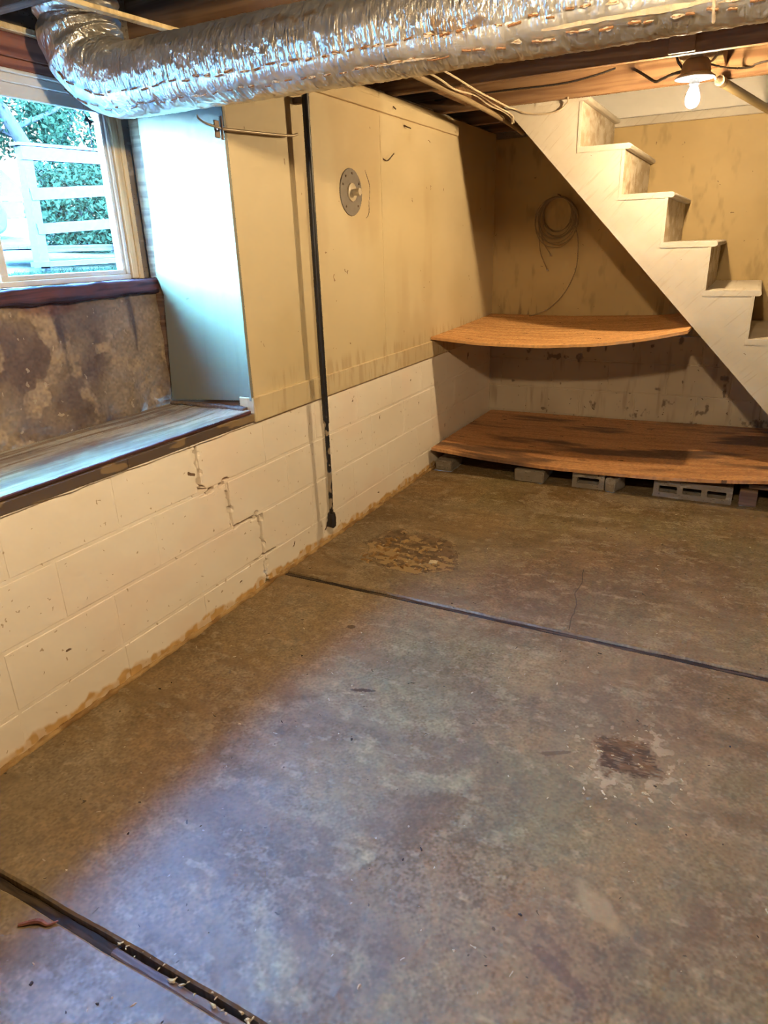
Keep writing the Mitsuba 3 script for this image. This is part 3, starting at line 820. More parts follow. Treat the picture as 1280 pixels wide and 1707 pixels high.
t = thing('concrete_block', 'grey concrete block with three cores facing the room, under the low shelf', 'concrete block', None)
put(t + '__body', cored(1.412, 1.826, 0.0, 0.102, 4.045, 4.24, 3, 1), 'raw_block')
t = thing('concrete_block', 'pale half concrete block with one open core, under the low shelf', 'concrete block')
put(t + '__body', cored(0.945, 1.135, 0.0, 0.098, 4.03, 4.22, 1, 2), 'raw_block')
t = thing('concrete_block', 'solid tan concrete block left of the pale half block under the low shelf', 'concrete block')
put(t + '__body', rough(bx(0.588, 0.775, 4.005, 4.25, 0.0, 0.080, 0.006), 0.04, 0.004, 18, 3), 'raw_block', 40)
t = thing('concrete_block', 'small brick-like block in the corner by the left wall under the low shelf', 'concrete block')
put(t + '__body', rough(bx(0.034, 0.150, 4.03, 4.23, 0.004, 0.070, 0.006), 0.03, 0.005, 18, 5), 'raw_block', 40)
put(t + '__footing', bx(0.030, 0.155, 4.02, 4.24, 0.0, 0.005, 0.001), 'raw_block')
t = thing('concrete_block', 'broken chunk of block leaning against the pale half block under the low shelf', 'concrete block')
put(t + '__body', rough(turned(bx(1.160, 1.225, 4.01, 4.15, 0.0, 0.088, 0.006), -18, [0, 0, 1], [1.19, 4.08, 0]), 0.03, 0.006, 20, 7), 'raw_block', 40)
t = thing('wood_scrap', 'short brown timber scrap right of the three-core block under the low shelf', 'timber')
put(t + '__body', rough(bx(1.86, 1.95, 4.06, 4.26, 0.0, 0.092, 0.004), 0.04, 0.003, 16, 9), 'joist_wood', 40)
t = thing('wood_scrap', 'flat timber runner directly under the right end of the low shelf', 'timber')
put(t + '__body', bx(1.90, 2.35, 4.08, 4.16, 0.098, 0.124, 0.003), 'joist_wood')
put(t + '__foot', bx(2.10, 2.30, 4.06, 4.26, 0.0, 0.098, 0.004), 'raw_block')

# ------------------------------------------------------------------ foil duct
t = thing('air_duct', 'silver foil wrapped air duct slung under the joists from the window corner', 'duct')
DY, DZ, DR = 1.905, 1.937, 0.103
NA = 168
main_x = np.arange(3.6, -0.09, -0.0045)
bend_r = 0.20
ang = np.linspace(0, math.pi / 2, 90)[1:]
bend = np.stack([-0.11 - bend_r * np.sin(ang), np.full(len(ang), DY), DZ + bend_r * (1 - np.cos(ang))], 1)
rise = np.stack([np.full(50, bend[-1, 0]), np.full(50, DY), np.linspace(bend[-1, 2] + 0.004, 2.36, 50)], 1)
P = np.vstack([np.stack([main_x, np.full(len(main_x), DY), np.full(len(main_x), DZ)], 1), bend, rise])
tang = np.gradient(P, axis=0); tang /= np.linalg.norm(tang, axis=1, keepdims=True)
SIDE = np.array([0, -1.0, 0])                          # toward the camera side of the room
UPN = np.cross(SIDE, tang)                             # up on the straight run
s = np.concatenate([[0], np.cumsum(np.linalg.norm(np.diff(P, axis=0), axis=1))])
A = np.arange(NA) / NA * 2 * np.pi                     # 0: toward the room (-y), positive: upward
U0 = UPN if UPN[0, 2] > 0 else -UPN
S, AA = np.meshgrid(s, A, indexing='ij')
q = np.stack([np.cos(AA), np.sin(AA), S * 0], -1)
sb = s[len(main_x)]
R = DR + 0.0 * S
R += 0.028 * np.clip((S - sb) / 0.20, 0, 1) ** 1.2                       # the elbow is fatter
R += 0.013 * (meshkit.fbm(np.stack([S * 3.1, np.cos(AA) * 1.2, np.sin(AA) * 1.2], -1), 3, 3) - 0.5)
crk = meshkit.fbm(np.stack([S * 34, np.cos(AA) * 1.5 + S * 3, np.sin(AA) * 1.5], -1), 4, 5)
R += 0.0065 * (crk - 0.5) * (0.35 + 1.3 * meshkit.fbm(np.stack([S * 4, np.cos(AA) * 2, np.sin(AA) * 2], -1), 3, 31))
ridge = 1 - np.abs(2 * meshkit.noise(np.stack([S * 75, np.cos(AA) * 2.5, np.sin(AA) * 2.5 + S * 9], -1), 11) - 1)
R += 0.0026 * ridge ** 3
pinch = np.exp(-((S - sb - 0.17) / 0.045) ** 2) * np.clip(np.sin(AA * 1.0) , 0, 1)       # deep folds in the crook of the elbow
R -= 0.022 * pinch
for c0 in (sb + 0.30, sb + 0.385):
    R -= 0.016 * np.exp(-((S - c0) / 0.012) ** 2)
R = np.where(S > sb + 0.05, R + 0.007 * np.sin(S * 95 + 2.0 * np.cos(AA)) * np.clip((S - sb) / 0.2, 0, 1) * (0.5 + 0.5 * np.sin(AA)), R)


def duct_point(S_, A_, lift=0.0):
    """Point on the duct surface at arc length S_ and angle A_."""
    si = np.clip(np.searchsorted(s, S_), 0, len(s) - 1)
    ai = (np.round(A_ / (2 * np.pi) * NA).astype(int)) % NA
    r = R[si, ai] + lift
    return P[si] + r[..., None] * (np.cos(A_)[..., None] * SIDE + np.sin(A_)[..., None] * U0[si])


V = P[:, None] + R[..., None] * (np.cos(AA)[..., None] * SIDE + np.sin(AA)[..., None] * U0[:, None])
ns = len(s)
i, j = np.meshgrid(np.arange(ns - 1), np.arange(NA), indexing='ij')
a, b = (i * NA + j).ravel(), (i * NA + (j + 1) % NA).ravel()
F = np.stack([a, b, b + NA, a + NA], 1)
put(t + '__sleeve', (V.reshape(-1, 3), F), 'foil', True)
# the stapled seam: a flap along the lower front side
A_LO, A_HI = math.radians(-52), math.radians(-27)
ss = np.arange(0.1, sb + 0.20, 0.006)
wob = 0.05 * (meshkit.fbm(np.stack([ss * 5, ss * 0, ss * 0], 1), 3, 8) - 0.5)
aa = np.linspace(0, 1, 9)
SS, QQ = np.meshgrid(ss, aa, indexing='ij')
W2 = (A_LO + wob[:, None]) * (1 - QQ) + (A_HI + 0.6 * wob[:, None]) * QQ
lift = 0.0045 * np.sin(np.pi * np.clip(QQ * 1.0, 0.03, 0.97)) + 0.002 * (meshkit.fbm(np.stack([SS * 40, QQ * 3, SS * 0], -1), 3, 9) - 0.3)
seam = duct_point(SS, W2, lift)
n1 = len(ss)
i, j = np.meshgrid(np.arange(n1 - 1), np.arange(8), indexing='ij')
a = (i * 9 + j).ravel()
plabel(put(t + '__seam_flap', (seam.reshape(-1, 3), np.stack([a, a + 1, a + 10, a + 9], 1)), 'tape_foil', True), 'flat stapled seam flap along the duct')
rng = np.random.default_rng(21)
st, tears = [], []
for s0 in np.arange(0.9, sb + 0.18, 0.043):
    for edge, wv in ((A_HI, 0.6), (A_LO, 1.0)):
        sc = s0 + rng.uniform(-0.012, 0.012)
        k = int(np.clip((sc - 0.1) / 0.006, 0, n1 - 1))
        ac = edge + wv * wob[k] + rng.uniform(-0.05, 0.05)
        L, tw = rng.uniform(0.008, 0.015), rng.uniform(-0.25, 0.25)
        c = [duct_point(np.array(sc + dx), np.array(ac + tw * dx * 8), 0.0045) for dx in (-L, 0, L)]
        st.append(tube(np.array(c), rng.uniform(0.0018, 0.0032), 5, smooth=False))
        if rng.random() < 0.7 and sc < sb - 0.3:                       # brown kraft showing where the foil tore round the staple
            m_ = 10
            al = np.linspace(0, 2 * np.pi, m_, endpoint=False)
            rr = rng.uniform(0.5, 1.0, m_)
            Ls, La = rng.uniform(0.008, 0.020), rng.uniform(0.03, 0.07)
            ring = duct_point(sc + Ls * rr * np.cos(al), ac + La * rr * np.sin(al), 0.0052)
            ctr = duct_point(np.array(sc), np.array(ac), 0.0065)
            tears.append(trimesh.Trimesh(np.vstack([ring, ctr]), [[q_, (q_ + 1) % m_, m_] for q_ in range(m_)], process=False))
sk = put(t + '__staple', cat(st), 'staple_metal')
labels[sk] = {'kind': 'stuff', 'label': 'rusty staples along the seam'}
sk = put(t + '__torn_spot', cat(tears), 'kraft')
labels[sk] = {'kind': 'stuff', 'label': 'torn brown spots round the staples'}
for s_a, s_b, ae, wid in ((1.98, 2.34, A_HI - 0.25, 0.16), (1.86, 1.97, A_HI - 0.3, 0.10), (2.60, 2.85, A_LO + 0.02, 0.07)):
    sv = np.linspace(s_a, s_b, 60)
    w_ = wid * (0.25 + meshkit.fbm(np.stack([sv * 14, sv * 0 + ae, sv * 0], 1), 4, 3)) * np.sin(np.pi * np.linspace(0.03, 0.97, 60)) ** 0.5
    up, dn = duct_point(sv, ae + w_ * 0.5, 0.0068), duct_point(sv, ae - w_ * 0.5, 0.0064)
    vv = np.vstack([up, dn])
    f_ = [[q_, q_ + 1, q_ + 61, q_ + 60] for q_ in range(59)]
    plabel(put(t + '__torn_patch', (vv, np.array(f_)), 'kraft'), 'pale torn patch in the foil')
c = [duct_point(np.full(1, 1.98), np.array([x]), 0.004)[0] for x in np.linspace(-1.2, 0.9, 14)]
plabel(put(t + '__strap', tube(np.array(c), 0.004, 5, smooth=False), 'kraft'), 'tan tie round the duct')

# ------------------------------------------------------------------ lamps
def lamp(x, y, zc, label, zmount, radiance):
    t = thing('ceiling_lamp', label, 'lamp')
    plabel(put(t + '__mount', bx(x - 0.028, x + 0.028, y - 0.028, y + 0.028, zc + 0.112, zmount, 0.004), 'porcelain'), 'white mounting block')
    plabel(put(t + '__holder', lathe([(0.0, zc + 0.128), (0.045, zc + 0.126), (0.056, zc + 0.112), (0.062, zc + 0.085), (0.063, zc + 0.068), (0.0, zc + 0.068)][::-1], (x, y, 0)), 'holder_brown', 30), 'brown lampholder body')
    plabel(put(t + '__skirt', lathe([(0.0, zc + 0.070), (0.064, zc + 0.070), (0.082, zc + 0.058), (0.083, zc + 0.052), (0.030, zc + 0.050), (0.0, zc + 0.050)][::-1], (x, y, 0)), 'porcelain', 30), 'white porcelain skirt')
    put(t + '__socket', lathe([(0.0, zc + 0.052), (0.022, zc + 0.052), (0.022, zc + 0.030), (0.0, zc + 0.030)][::-1], (x, y, 0)), 'porcelain', 30)
    prof = [(0.0, -0.064), (0.012, -0.062), (0.022, -0.055), (0.029, -0.043), (0.0315, -0.030), (0.030, -0.016), (0.024, 0.004), (0.018, 0.018), (0.0145, 0.030), (0.0, 0.031)]
    m = lathe([(r, zc + h) for r, h in prof], (x, y, 0), seg=24)
    if m.volume < 0:
        m.invert()
    k = put(t + '__bulb', m, 'porcelain', 40, emitter={'type': 'area', 'radiance': {'type': 'rgb', 'value': list(radiance)}})
    plabel(k, 'glowing bulb')
    return t


lamp(1.408, 3.75, 2.008, 'bare glowing bulb in a porcelain holder under the joists by the stairs', 2.166, STAIR_BULB)
lamp(1.65, 0.90, 1.985, 'bare bulb in a porcelain holder on the joist in front of the duct', 2.122, ROOM_BULB)
put('ceiling__bridging', bx(1.60, 1.70, 0.722, 1.115, 2.122, 2.20, 0.003), 'joist_wood')

# wires at the lamp
def wire(name, label, pts, r, mat, seg=6, n=6, group=None):
    t = thing(name, label, 'cable' if 'wire' in name or 'cable' in name else 'pipe', group)
    scene[t] = mikit.ply(tube(pts, r, seg, n), mat, 50)
    return t


wire('lamp_wire', 'dark wire running left along the joist away from the bulb', [(-0.02, 4.166, 2.185), (0.365, 4.168, 2.190), (0.696, 4.168, 2.186), (0.86, 4.168, 2.20), (0.983, 4.168, 2.222)], 0.004, 'black_rubber')
wire('lamp_wire', 'thick dark wire drooping from a joist hole to the left of the lampholder', [(1.075, 4.19, 2.205), (1.085, 4.15, 2.200), (1.14, 4.08, 2.160), (1.205, 4.0, 2.112), (1.24, 3.95, 2.108), (1.30, 3.85, 2.105), (1.352, 3.78, 2.100)], 0.0065, 'black_rubber')
wire('lamp_wire', 'dark wire running right along the joist from the lampholder', [(1.462, 3.77, 2.112), (1.50, 3.92, 2.122), (1.545, 4.10, 2.142), (1.61, 4.165, 2.150), (1.69, 4.168, 2.168), (2.2, 4.168, 2.19)], 0.0042, 'black_rubber')
wire('lamp_wire', 'short dark wire looping over the left shoulder of the lampholder', [(1.325, 3.75, 2.165), (1.328, 3.745, 2.14), (1.345, 3.742, 2.115), (1.36, 3.745, 2.10)], 0.0055, 'black_rubber')
wire('lamp_wire', 'short white wire looping over the right shoulder of the lampholder', [(1.50, 3.76, 2.172), (1.492, 3.752, 2.15), (1.475, 3.75, 2.125), (1.455, 3.75, 2.11)], 0.0045, 'cable_white')
# cables under the joists
wire('white_cable', 'white cable under the joists, the right one of the pair by the stringer top', [(0.44, 2.6, 2.112), (0.455, 3.16, 2.108), (0.437, 3.60, 2.104), (0.447, 3.85, 2.096), (0.440, 4.10, 2.098), (0.448, 4.205, 2.100), (0.50, 4.212, 2.078), (0.585, 4.213, 2.063), (0.675, 4.213, 2.064), (0.735, 4.2, 2.095), (0.75, 4.165, 2.119)], 0.0048, 'cable_white')
wire('white_cable', 'white cable under the joists, the left one of the pair by the stringer top', [(0.37, 2.6, 2.112), (0.388, 3.19, 2.106), (0.372, 3.50, 2.098), (0.398, 3.72, 2.101), (0.385, 3.95, 2.092), (0.412, 4.12, 2.080), (0.425, 4.215, 2.060), (0.43, 4.216, 2.03)], 0.0048, 'cable_white')
wire('white_cable', 'thin white cable between the pair ending at the stringer corner', [(0.405, 3.5, 2.112), (0.42, 3.75, 2.100), (0.405, 4.0, 2.094), (0.437, 4.18, 2.070), (0.44, 4.217, 2.035)], 0.0042, 'cable_white')
wire('ceiling_pipe', 'old dark pipe under the joists beside the white cables', [(0.33, 2.6, 2.102), (0.335, 3.2, 2.100), (0.338, 3.7, 2.094), (0.350, 4.1, 2.078), (0.372, 4.42, 2.05), (0.38, 4.6, 2.03)], 0.014, 'cable_grey', 10)
t = thing('stair_pipe', 'cream pipe with a dark collar running over the stairs to the back wall', 'pipe')
put(t + '__tube', tube([(1.494, 4.14, 2.098), (1.70, 5.195, 2.095)], 0.021, 16, smooth=False), 'pipe_yellow', 50)
plabel(put(t + '__collar', tube([(1.485, 4.093, 2.098), (1.496, 4.150, 2.098)], 0.0235, 16, smooth=False), 'cable_grey', 50), 'dark collar')
plabel(put(t + '__stub', tube([(1.470, 4.03, 2.098), (1.487, 4.10, 2.098)], [0.006, 0.016], 12, smooth=False), 'worn_steel', 50), 'tapered end')
t = thing('wood_lath', 'thin wooden lath nailed under the joists over the duct elbow', 'lath')
scene[t] = mikit.ply(turned(bx(-0.135, -0.105, 1.40, 2.95, 2.106, 2.120, 0.002), -6, [0, 0, 1], [-0.12, 1.8, 2.1]), 'frame_wood')

# ------------------------------------------------------------------ the black pipe on the wall
t = thing('drain_pipe', 'thin black pipe running down the wall with chipped cream paint at its foot', 'pipe')
put(t + '__tube', tube([(0.062, 2.668, 2.12), (0.060, 2.672, 1.2), (0.060, 2.675, 0.64)], 0.0145, 12, 12), 'black_iron', 50)
put(t + '__lower_tube', tube([(0.060, 2.675, 0.645), (0.056, 2.682, 0.40), (0.050, 2.686, 0.16)], 0.0105, 12, 12), 'black_iron', 50)
plabel(put(t + '__foot', cat([lathe([(0, .105), (.020, .107), (.022, .150), (.018, .175), (0, .175)], (0.05, 2.686, 0)), lathe([(0, -.03), (.016, -.03), (.018, 0.004), (0, .006)], (0.058, 2.684, 0.115), 'x')]), 'black_rubber', 30), 'black fitting at the foot of the pipe')
put(t + '__clip', bx(0.0, 0.074, 2.662, 2.682, 1.96, 1.985, 0.002), 'rusty_steel')
# round metal plate
t = thing('flue_cover', 'round grey metal plate with a cream knob on the yellow panel', 'cover plate')
put(t + '__plate', lathe([(0, 0), (.103, 0), (.104, .002), (.102, .005), (0, .006)], (0.004, 3.102, 1.656), 'x', 48), 'grey_metal', 30)
plabel(put(t + '__boss', lathe([(0, .004), (.041, .004), (.040, .012), (.030, .016), (0, .018)], (0.004, 3.102, 1.656), 'x', 32), 'cream_plastic', 30), 'cream disc')
plabel(put(t + '__knob', lathe([(0, .014), (.014, .014), (.015, .034), (.018, .040), (.016, .052), (0, .054)], (0.004, 3.102, 1.656), 'x', 24), 'cream_plastic', 30), 'cream knob')
for aa_ in (0.5, 2.2, 2.75, 4.0, 5.5, 1.45):
    put(t + '__screw', lathe([(0, .004), (.006, .004), (.004, .009), (0, .010)], (0.004, 3.102 + 0.083 * math.cos(aa_), 1.656 + 0.083 * math.sin(aa_)), 'x', 10), 'rusty_steel', 30)
# cut line of an old hole round the plate
arc = [(0.0035, 3.235 + 0.055 * math.cos(q) + 0.006 * math.sin(5 * q), 1.655 + 0.112 * math.sin(q)) for q in np.linspace(-1.35, 1.35, 16)]
plabel(put('wall_left__cut_line', tube(arc, [0.0012, 0.0032, 0.0018, 0.0026, 0.001], 5), 'rusty_steel'), 'curved cut in the panel beside the round plate')
# arm hook at the corner
t = thing('towel_arm', 'thin steel swing arm fixed at the panel corner by the window recess', 'bracket')
put(t + '__rod', tube([(0.022, 2.15, 1.817), (0.034, 2.20, 1.817), (0.036, 2.45, 1.829), (0.036, 2.585, 1.838), (0.038, 2.63, 1.848)], 0.0050, 8, 6), 'worn_steel', 50)
put(t + '__pivot', tube([(0.028, 2.165, 1.855), (0.028, 2.165, 1.782)], 0.0065, 8, smooth=False), 'rusty_steel', 50)
put(t + '__plate', bx(0.004, 0.010, 2.150, 2.185, 1.790, 1.845, 0.002), 'rusty_steel')
put(t + '__hook', tube([(0.028, 2.165, 1.817), (0.020, 2.10, 1.825), (0.012, 2.07, 1.838), (0.010, 2.065, 1.848)], 0.0042, 8, 6), 'worn_steel', 50)
# nails and shavings on the panel
for (y, z, dy, dz, lab) in ((3.447, 1.834, 0.066, 0.020, 'bent nail sticking out of the yellow panel right of the round plate'), (3.70, 2.012, 0.02, -0.022, 'rust-brown splinter hanging below the top trim board'), (3.545, 2.085, 0.0, -0.03, 'small nail hanging at the top trim board')):
    t = thing('nail', lab, 'nail')
    scene[t] = mikit.ply(tube([(0.004, y, z - 0.008), (0.02, y + dy * 0.3, z - 0.016), (0.035, y + dy, z + dz)], [0.0035, 0.003, 0.0025], 6), 'rusty_steel', 50)
# coil of cable on the back wall
t = thing('cable_coil', 'coil of thin tan cable hung on a nail on the back wall', 'cable')
rng = np.random.default_rng(5)
for k in range(9):
    rx_, rz_ = 0.098 + 0.006 * k + rng.uniform(-.006, .006), 0.105 + 0.007 * k + rng.uniform(-.006, .006)
    cz = 1.690 - rz_ + rng.uniform(-0.006, 0.006)
    cx = 0.482 + rng.uniform(-0.012, 0.012)
    q = np.linspace(0, 2 * np.pi, 29)
    yy = 5.182 - 0.006 * k + 0.006 * np.sin(q * 2 + k)
    m = tube(np.stack([cx + rx_ * np.sin(q), yy, cz + rz_ * np.cos(q)], 1), 0.0030, 6, 2)
    put(t + '__loop', m, 'cable_grey', 50)
plabel(put(t + '__tail', tube([(0.60, 5.16, 1.52), (0.628, 5.17, 1.41), (0.630, 5.175, 1.25), (0.60, 5.17, 1.14), (0.545, 5.16, 1.04), (0.46, 5.14, 0.955), (0.37, 5.11, 0.912), (0.335, 5.07, 0.905)], 0.0035, 6, 6), 'cable_grey', 50), 'tail hanging down to the shelf')
put(t + '__tail', tube([(0.345, 5.17, 1.52), (0.362, 5.175, 1.35), (0.395, 5.175, 1.27), (0.424, 5.175, 1.218)], 0.003, 6, 6), 'cable_grey', 50)
put(t + '__tail', tube([(0.350, 5.17, 1.54), (0.376, 5.175, 1.42), (0.41, 5.175, 1.36), (0.443, 5.175, 1.318)], 0.003, 6, 6), 'cable_grey', 50)
for pos in ((0.424, 5.175, 1.214), (0.443, 5.175, 1.314)):
    put(t + '__plug', lathe([(0, -.008), (.006, -.008), (.006, .008), (0, .008)], pos, 'x', 10), 'worn_steel', 30)
put(t + '__nail', tube([(0.482, 5.198, 1.702), (0.482, 5.12, 1.708)], 0.004, 8, smooth=False), 'rusty_steel', 50)

# ------------------------------------------------------------------ crumbs on the floor
t = thing('floor_chip', 'small square white chip at the edge of the broken floor patch', 'chip')
scene[t] = mikit.ply(turned(bx(0.580, 0.618, 2.682, 2.716, 0.0, 0.006, 0.002), 12, [0, 0, 1], [0.6, 2.7, 0]), 'chip_white')
rng = np.random.default_rng(33)


def crumbs(n, regions, size, key, mat, lab):
    out = []
    for _ in range(n):
        x0, x1, y0, y1 = regions[rng.integers(len(regions))]
        c = np.array([rng.uniform(x0, x1), rng.uniform(y0, y1)])
        r = rng.uniform(*size)
        el = rng.uniform(1, 2.6)
        th = rng.uniform(0, np.pi)
        al = np.sort(rng.uniform(0, 2 * np.pi, 6))
        p = np.stack([r * el * np.cos(al), r * np.sin(al)], 1) @ np.array([[math.cos(th), math.sin(th)], [-math.sin(th), math.cos(th)]]) + c
        v = np.vstack([np.c_[p, np.zeros(6)], np.c_[(p - c) * 0.6 + c, np.full(6, r * rng.uniform(0.4, 0.9))]])
        out.append(trimesh.convex.convex_hull(v + rng.normal(0, 1e-5, v.shape)))
    k = put(key, cat(out), mat)
    labels[k] = {'kind': 'stuff', 'label': lab, 'category': 'debris'}


allf = [(0.08, 2.3, 0.70, 2.28), (0.08, 2.3, 2.36, 3.9), (0.3, 1.2, 0.2, 0.6)]
crumbs(130, allf + [(1.45, 1.8, 1.45, 1.9)], (0.0012, 0.0036), 'white_crumbs', 'chip_white', 'scattered pale paint crumbs on the concrete floor')
crumbs(80, [(1.50, 1.80, 1.48, 1.72), (0.25, 0.68, 2.6, 2.95), (0.72, 1.2, 0.635, 0.655)], (0.0015, 0.0048), 'white_crumbs', 'chip_white', 'pale crumbs gathered by the rust stain and the floor joint')
crumbs(75, allf, (0.0014, 0.0042), 'dark_crumbs', 'chip_dark', 'scattered dark leaf bits on the concrete floor')
crumbs(60, [(0.26, 0.62, 2.58, 2.88)], (0.004, 0.014), 'broken_mortar', 'clay_cove', 'tan flakes of broken mortar in the floor patch')
t = thing('twig', 'curled brown scrap beside the near floor joint', 'debris')
scene[t] = mikit.ply(tube([(0.50, 0.575, 0.004), (0.535, 0.60, 0.008), (0.56, 0.605, 0.004), (0.575, 0.622, 0.006)], [0.004, 0.006, 0.004, 0.002], 6), 'header_wood', 50)

# ------------------------------------------------------------------ outdoors
def ground_z(x, y):
    d = np.clip(-x - 0.7, 0, None)
    return 1.20 + 0.010 * np.clip(d, 0, 4) + 0.078 * np.clip(d - 4.0, 0, 14)


struct('ground', 'sunny lawn rising away from the house')
gx, gy = np.linspace(-0.70, -45, 90), np.linspace(-25, 40, 90)
X, Y = np.meshgrid(gx, gy, indexing='ij')
Z = ground_z(X, Y) + 0.04 * (meshkit.fbm(np.stack([X * 1.3, Y * 1.3, X * 0], -1), 3, 2) - 0.5)
i, j = np.meshgrid(np.arange(89), np.arange(89), indexing='ij')
a = (i * 90 + j).ravel()
put('ground__lawn', (np.stack([X, Y, Z], -1).reshape(-1, 3), np.stack([a, a + 90, a + 91, a + 1], 1)), 'lawn', True)


def blades(n, x0, x1, y0, y1, h, seed):
    rng = np.random.default_rng(seed)
    x, y = rng.uniform(x0, x1, n), rng.uniform(y0, y1, n)
    z = ground_z(x, y)
    th, hh, w = rng.uniform(0, 2 * np.pi, n), h * rng.uniform(0.5, 1.3, n), 0.006
    dx, dy = np.cos(th) * w, np.sin(th) * w
    lean = rng.normal(0, 0.35, (n, 2)) * hh[:, None]
    v = np.stack([np.stack([x - dx, y - dy, z], 1), np.stack([x + dx, y + dy, z], 1), np.stack([x + lean[:, 0], y + lean[:, 1], z + hh], 1)], 1)
    return v.reshape(-1, 3), np.arange(3 * n).reshape(-1, 3)


k = put('grass', blades(9000, -4.9, -2.0, 2.6, 6.6, 0.05, 4), 'leaf')
labels[k] = {'kind': 'stuff', 'label': 'short grass growing before the porch railing', 'category': 'grass'}

# porch: railing and deck
t = thing('porch_railing', 'white wooden porch railing with three rails seen through the window', 'railing')


def beam(a, b, w, h):
    """Square timber from a to b, w wide and h high."""
    a, b = np.array(a, float), np.array(b, float)
    d = (b - a) / np.linalg.norm(b - a)
    ref = np.array([0, 0, 1.0]) if abs(d[2]) < 0.9 else np.array([0, 1.0, 0])
    sx = np.cross(d, ref); sx /= np.linalg.norm(sx)
    up = np.cross(sx, d)
    c = [p + i * sx * w / 2 + j * up * h / 2 for p in (a, b) for i in (-1, 1) for j in (-1, 1)]
    return trimesh.convex.convex_hull(np.array(c))


put(t + '__post', beam((-5.0, 5.17, 1.30), (-5.0, 5.22, 2.46), 0.11, 0.11), 'porch_white')
put(t + '__post', beam((-5.0, 6.27, 1.36), (-5.0, 6.33, 2.50), 0.11, 0.11), 'porch_white')
put(t + '__rail', beam((-4.96, 5.15, 2.395), (-4.96, 6.40, 2.43), 0.05, 0.125), 'porch_white')
put(t + '__rail', beam((-4.96, 5.16, 2.015), (-4.96, 6.40, 2.115), 0.05, 0.115), 'porch_white')
put(t + '__rail', beam((-4.96, 5.16, 1.685), (-4.96, 6.40, 1.765), 0.05, 0.105), 'porch_white')
plabel(put(t + '__cap', beam((-5.0, 5.12, 2.475), (-5.0, 6.45, 2.515), 0.14, 0.03), 'porch_white'), 'top cap rail')
t = thing('porch_deck', 'low grey porch deck with a dark open side behind the railing', 'deck')
for k in range(9):
    put(t + '__plank', bx(-5.08 - 0.145 * (k + 1) + 0.006, -5.08 - 0.145 * k, 5.2, 8.2, 1.50, 1.53, 0.003), 'deck_grey')
put(t + '__rim', bx(-5.12, -5.08, 5.2, 8.2, 1.46, 1.50, 0.003), 'deck_grey')
for y in (5.3, 6.7, 8.1):
    put(t + '__post', bx(-5.16, -5.08, y - 0.04, y + 0.04, 1.15, 1.46, 0.003), 'deck_grey')
put(t + '__step', beam((-4.80, 5.0, 1.345), (-4.80, 6.9, 1.36), 0.30, 0.05), 'porch_white')


def shrub(c, r, n, seed, leaf, lab, size=0.042):
    t = thing('shrub', lab, 'shrub')
    rng = np.random.default_rng(seed)
    d = rng.normal(size=(n, 3)); d /= np.linalg.norm(d, axis=1, keepdims=True)
    rad = rng.uniform(0.25, 1.0, n) ** 0.45
    lump = 0.7 + 0.6 * meshkit.fbm(d * 2.1 + seed, 3, seed)
    p = np.array(c) + d * (rad * lump)[:, None] * np.array(r)
    a1 = rng.normal(size=(n, 3)); a1 /= np.linalg.norm(a1, axis=1, keepdims=True)
    a2 = np.cross(a1, rng.normal(size=(n, 3))); a2 /= np.linalg.norm(a2, axis=1, keepdims=True)
    sz = size * rng.uniform(0.6, 1.4, n)[:, None]
    v = np.stack([p - a1 * sz, p + a2 * sz * 0.45, p + a1 * sz, p - a2 * sz * 0.45], 1).reshape(-1, 3)
    f = np.arange(4 * n).reshape(-1, 4)
    v[:, 2] = np.maximum(v[:, 2], ground_z(v[:, 0], v[:, 1]))
    k = put(t + '__foliage', (v, f), leaf)
    g0 = float(ground_z(np.array(c[0]), np.array(c[1])))
    put(t + '__stem', tube([(c[0], c[1], g0 - 0.1), (c[0] + 0.05, c[1] - 0.05, (g0 + c[2]) / 2), (c[0], c[1], c[2] + 0.2)], [0.06, 0.05, 0.02], 7), 'bark')


shrub((-7.6, 8.0, 2.05), (0.75, 0.75, 0.72), 9000, 3, 'leaf', 'dark dense shrub straight behind the porch railing')
shrub((-7.5, 9.75, 2.15), (0.75, 0.85, 0.80), 9000, 5, 'leaf', 'dark shrub behind the right post of the porch railing')
shrub((-9.8, 6.9, 2.4), (0.6, 0.6, 0.95), 4200, 7, 'leaf', 'shrub at the left edge of the window view, between the car and the railing')
shrub((-12.9, 14.2, 3.1), (1.2, 1.3, 0.95), 3600, 9, 'leaf', 'far bush beyond the thin tree trunk at the right of the window view', 0.07)
shrub((-6.6, 11.6, 2.2), (0.6, 0.7, 0.9), 5000, 11, 'leaf', 'dark shrub at the right edge of the window view')




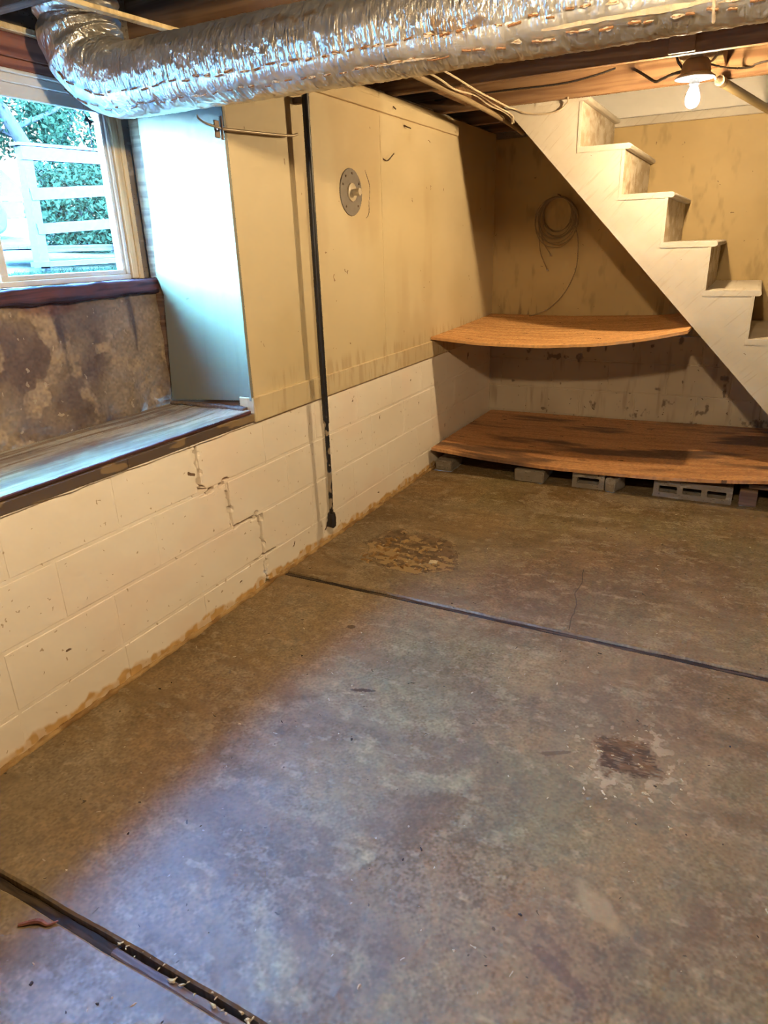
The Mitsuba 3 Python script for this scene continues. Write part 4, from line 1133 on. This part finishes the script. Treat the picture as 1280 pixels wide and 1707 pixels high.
def tree(base, top, r0, r1, lab, seed, crown, cr, n):
    t = thing('tree', lab, 'tree')
    b, c = np.array(base), np.array(top)
    put(t + '__trunk', tube([b, b * 0.5 + c * 0.5 + [0, 0.08, 0], c], [r0, (r0 + r1) / 2, r1], 12), 'bark', 50)
    rng = np.random.default_rng(seed)
    for _ in range(4):
        q0 = b + (c - b) * rng.uniform(0.5, 0.9)
        put(t + '__branch', tube([q0, q0 + rng.normal(0, 0.4, 3) + [0, 0, 0.5], q0 + rng.normal(0, 0.8, 3) + [0, 0, 1.2]], [r1 * 0.5, r1 * 0.35, 0.02], 7), 'bark', 50)
    d = rng.normal(size=(n, 3)); d /= np.linalg.norm(d, axis=1, keepdims=True)
    p = np.array(crown) + d * rng.uniform(0.2, 1, n)[:, None] ** 0.5 * (0.65 + 0.7 * meshkit.fbm(d * 2.3 + seed, 3, seed))[:, None] * cr
    a1 = rng.normal(size=(n, 3)); a1 /= np.linalg.norm(a1, axis=1, keepdims=True)
    a2 = np.cross(a1, rng.normal(size=(n, 3))); a2 /= np.linalg.norm(a2, axis=1, keepdims=True)
    s_ = 0.05
    v = np.stack([p - a1 * s_, p + a2 * s_ * 0.5, p + a1 * s_, p - a2 * s_ * 0.5], 1).reshape(-1, 3)
    put(t + '__crown', (v, np.arange(4 * n).reshape(-1, 4)), 'leaf')


tree((-9.0, 9.05, 1.7), (-9.4, 7.75, 4.6), 0.13, 0.09, 'leaning dark tree trunk seen through the top of the window', 3, (-9.9, 8.6, 3.85), (0.8, 1.5, 0.85), 5200)
tree((-11.5, 11.6, 1.8), (-11.8, 11.0, 5.2), 0.13, 0.09, 'thin dark tree trunk farther off right of the leaning one', 6, (-11.2, 11.6, 4.0), (1.0, 1.4, 0.95), 5200)

# car by the road
t = thing('car', 'pale parked car at the left edge of the window view', 'car')
CX, CY, CZ = -12.0, 10.25, 1.86
prof = [(0.0, .32), (0.02, .62), (-0.10, .80), (-0.55, .86), (-1.0, 1.24), (-1.35, 1.38), (-2.4, 1.40), (-2.9, 1.20), (-3.4, .90), (-4.15, .80), (-4.3, .60), (-4.3, .32), (-3.85, .26), (-3.7, .50), (-3.35, .50), (-3.2, .26), (-1.6, .26), (-1.45, .50), (-1.10, .50), (-0.95, .26)]


def prism_x(P, x0, x1):
    m = trimesh.creation.extrude_polygon(Polygon(P).buffer(-0.03).buffer(0.03), x1 - x0, engine='earcut')
    v_ = m.vertices
    m.vertices = np.stack([x0 + v_[:, 2], CY + v_[:, 0], CZ + v_[:, 1]], 1)
    return m


put(t + '__body', prism_x(prof, CX - 0.85, CX + 0.85), 'car_paint')
put(t + '__window', prism_x([(-0.95, .88), (-1.18, 1.22), (-1.40, 1.32), (-1.75, 1.33), (-1.75, .88)], CX + 0.84, CX + 0.862), 'car_glass')
put(t + '__window', prism_x([(-1.82, .88), (-1.82, 1.33), (-2.38, 1.33), (-2.80, 1.14), (-3.1, .88)], CX + 0.84, CX + 0.862), 'car_glass')
put(t + '__trim_line', prism_x([(0.0, .57), (0.0, .64), (-4.2, .64), (-4.2, .57)], CX + 0.84, CX + 0.865), 'car_glass')
for yw in (-1.27, -3.52):
    for xo in (-0.82, 0.82):
        put(t + '__wheel', lathe([(0, -.10), (.26, -.10), (.31, -.07), (.31, .07), (.26, .10), (0, .10)], (CX + xo, CY + yw, CZ + 0.28), 'x', 24), 'tyre', 30)
# dry leaf hanging in a web at the pane
t = thing('dead_leaf', 'shrivelled leaf caught in a web hanging before the window pane', 'leaf')
lp = np.array([(2.028, 1.905), (2.034, 1.893), (2.050, 1.880), (2.072, 1.876), (2.055, 1.868), (2.044, 1.850), (2.041, 1.872), (2.020, 1.876), (2.030, 1.884)])
m = trimesh.creation.extrude_polygon(Polygon(lp).buffer(0), 0.004, engine='earcut')
m.vertices = np.stack([-0.488 + m.vertices[:, 2], m.vertices[:, 0] + 0.0, m.vertices[:, 1]], 1)
put(t + '__blade', m, 'dry_leaf')
plabel(put(t + '__thread', tube([(-0.487, 2.043, 1.855), (-0.487, 2.048, 1.830), (-0.487, 2.044, 1.805), (-0.487, 2.046, 1.775)], [0.003, 0.0018, 0.0022, 0.001], 5), 'dry_leaf', 50), 'dark thread of web')
plabel(put(t + '__thread', tube([(-0.487, 2.035, 1.99), (-0.487, 2.03, 1.90)], 0.0006, 4, smooth=False), 'web'), 'web thread')
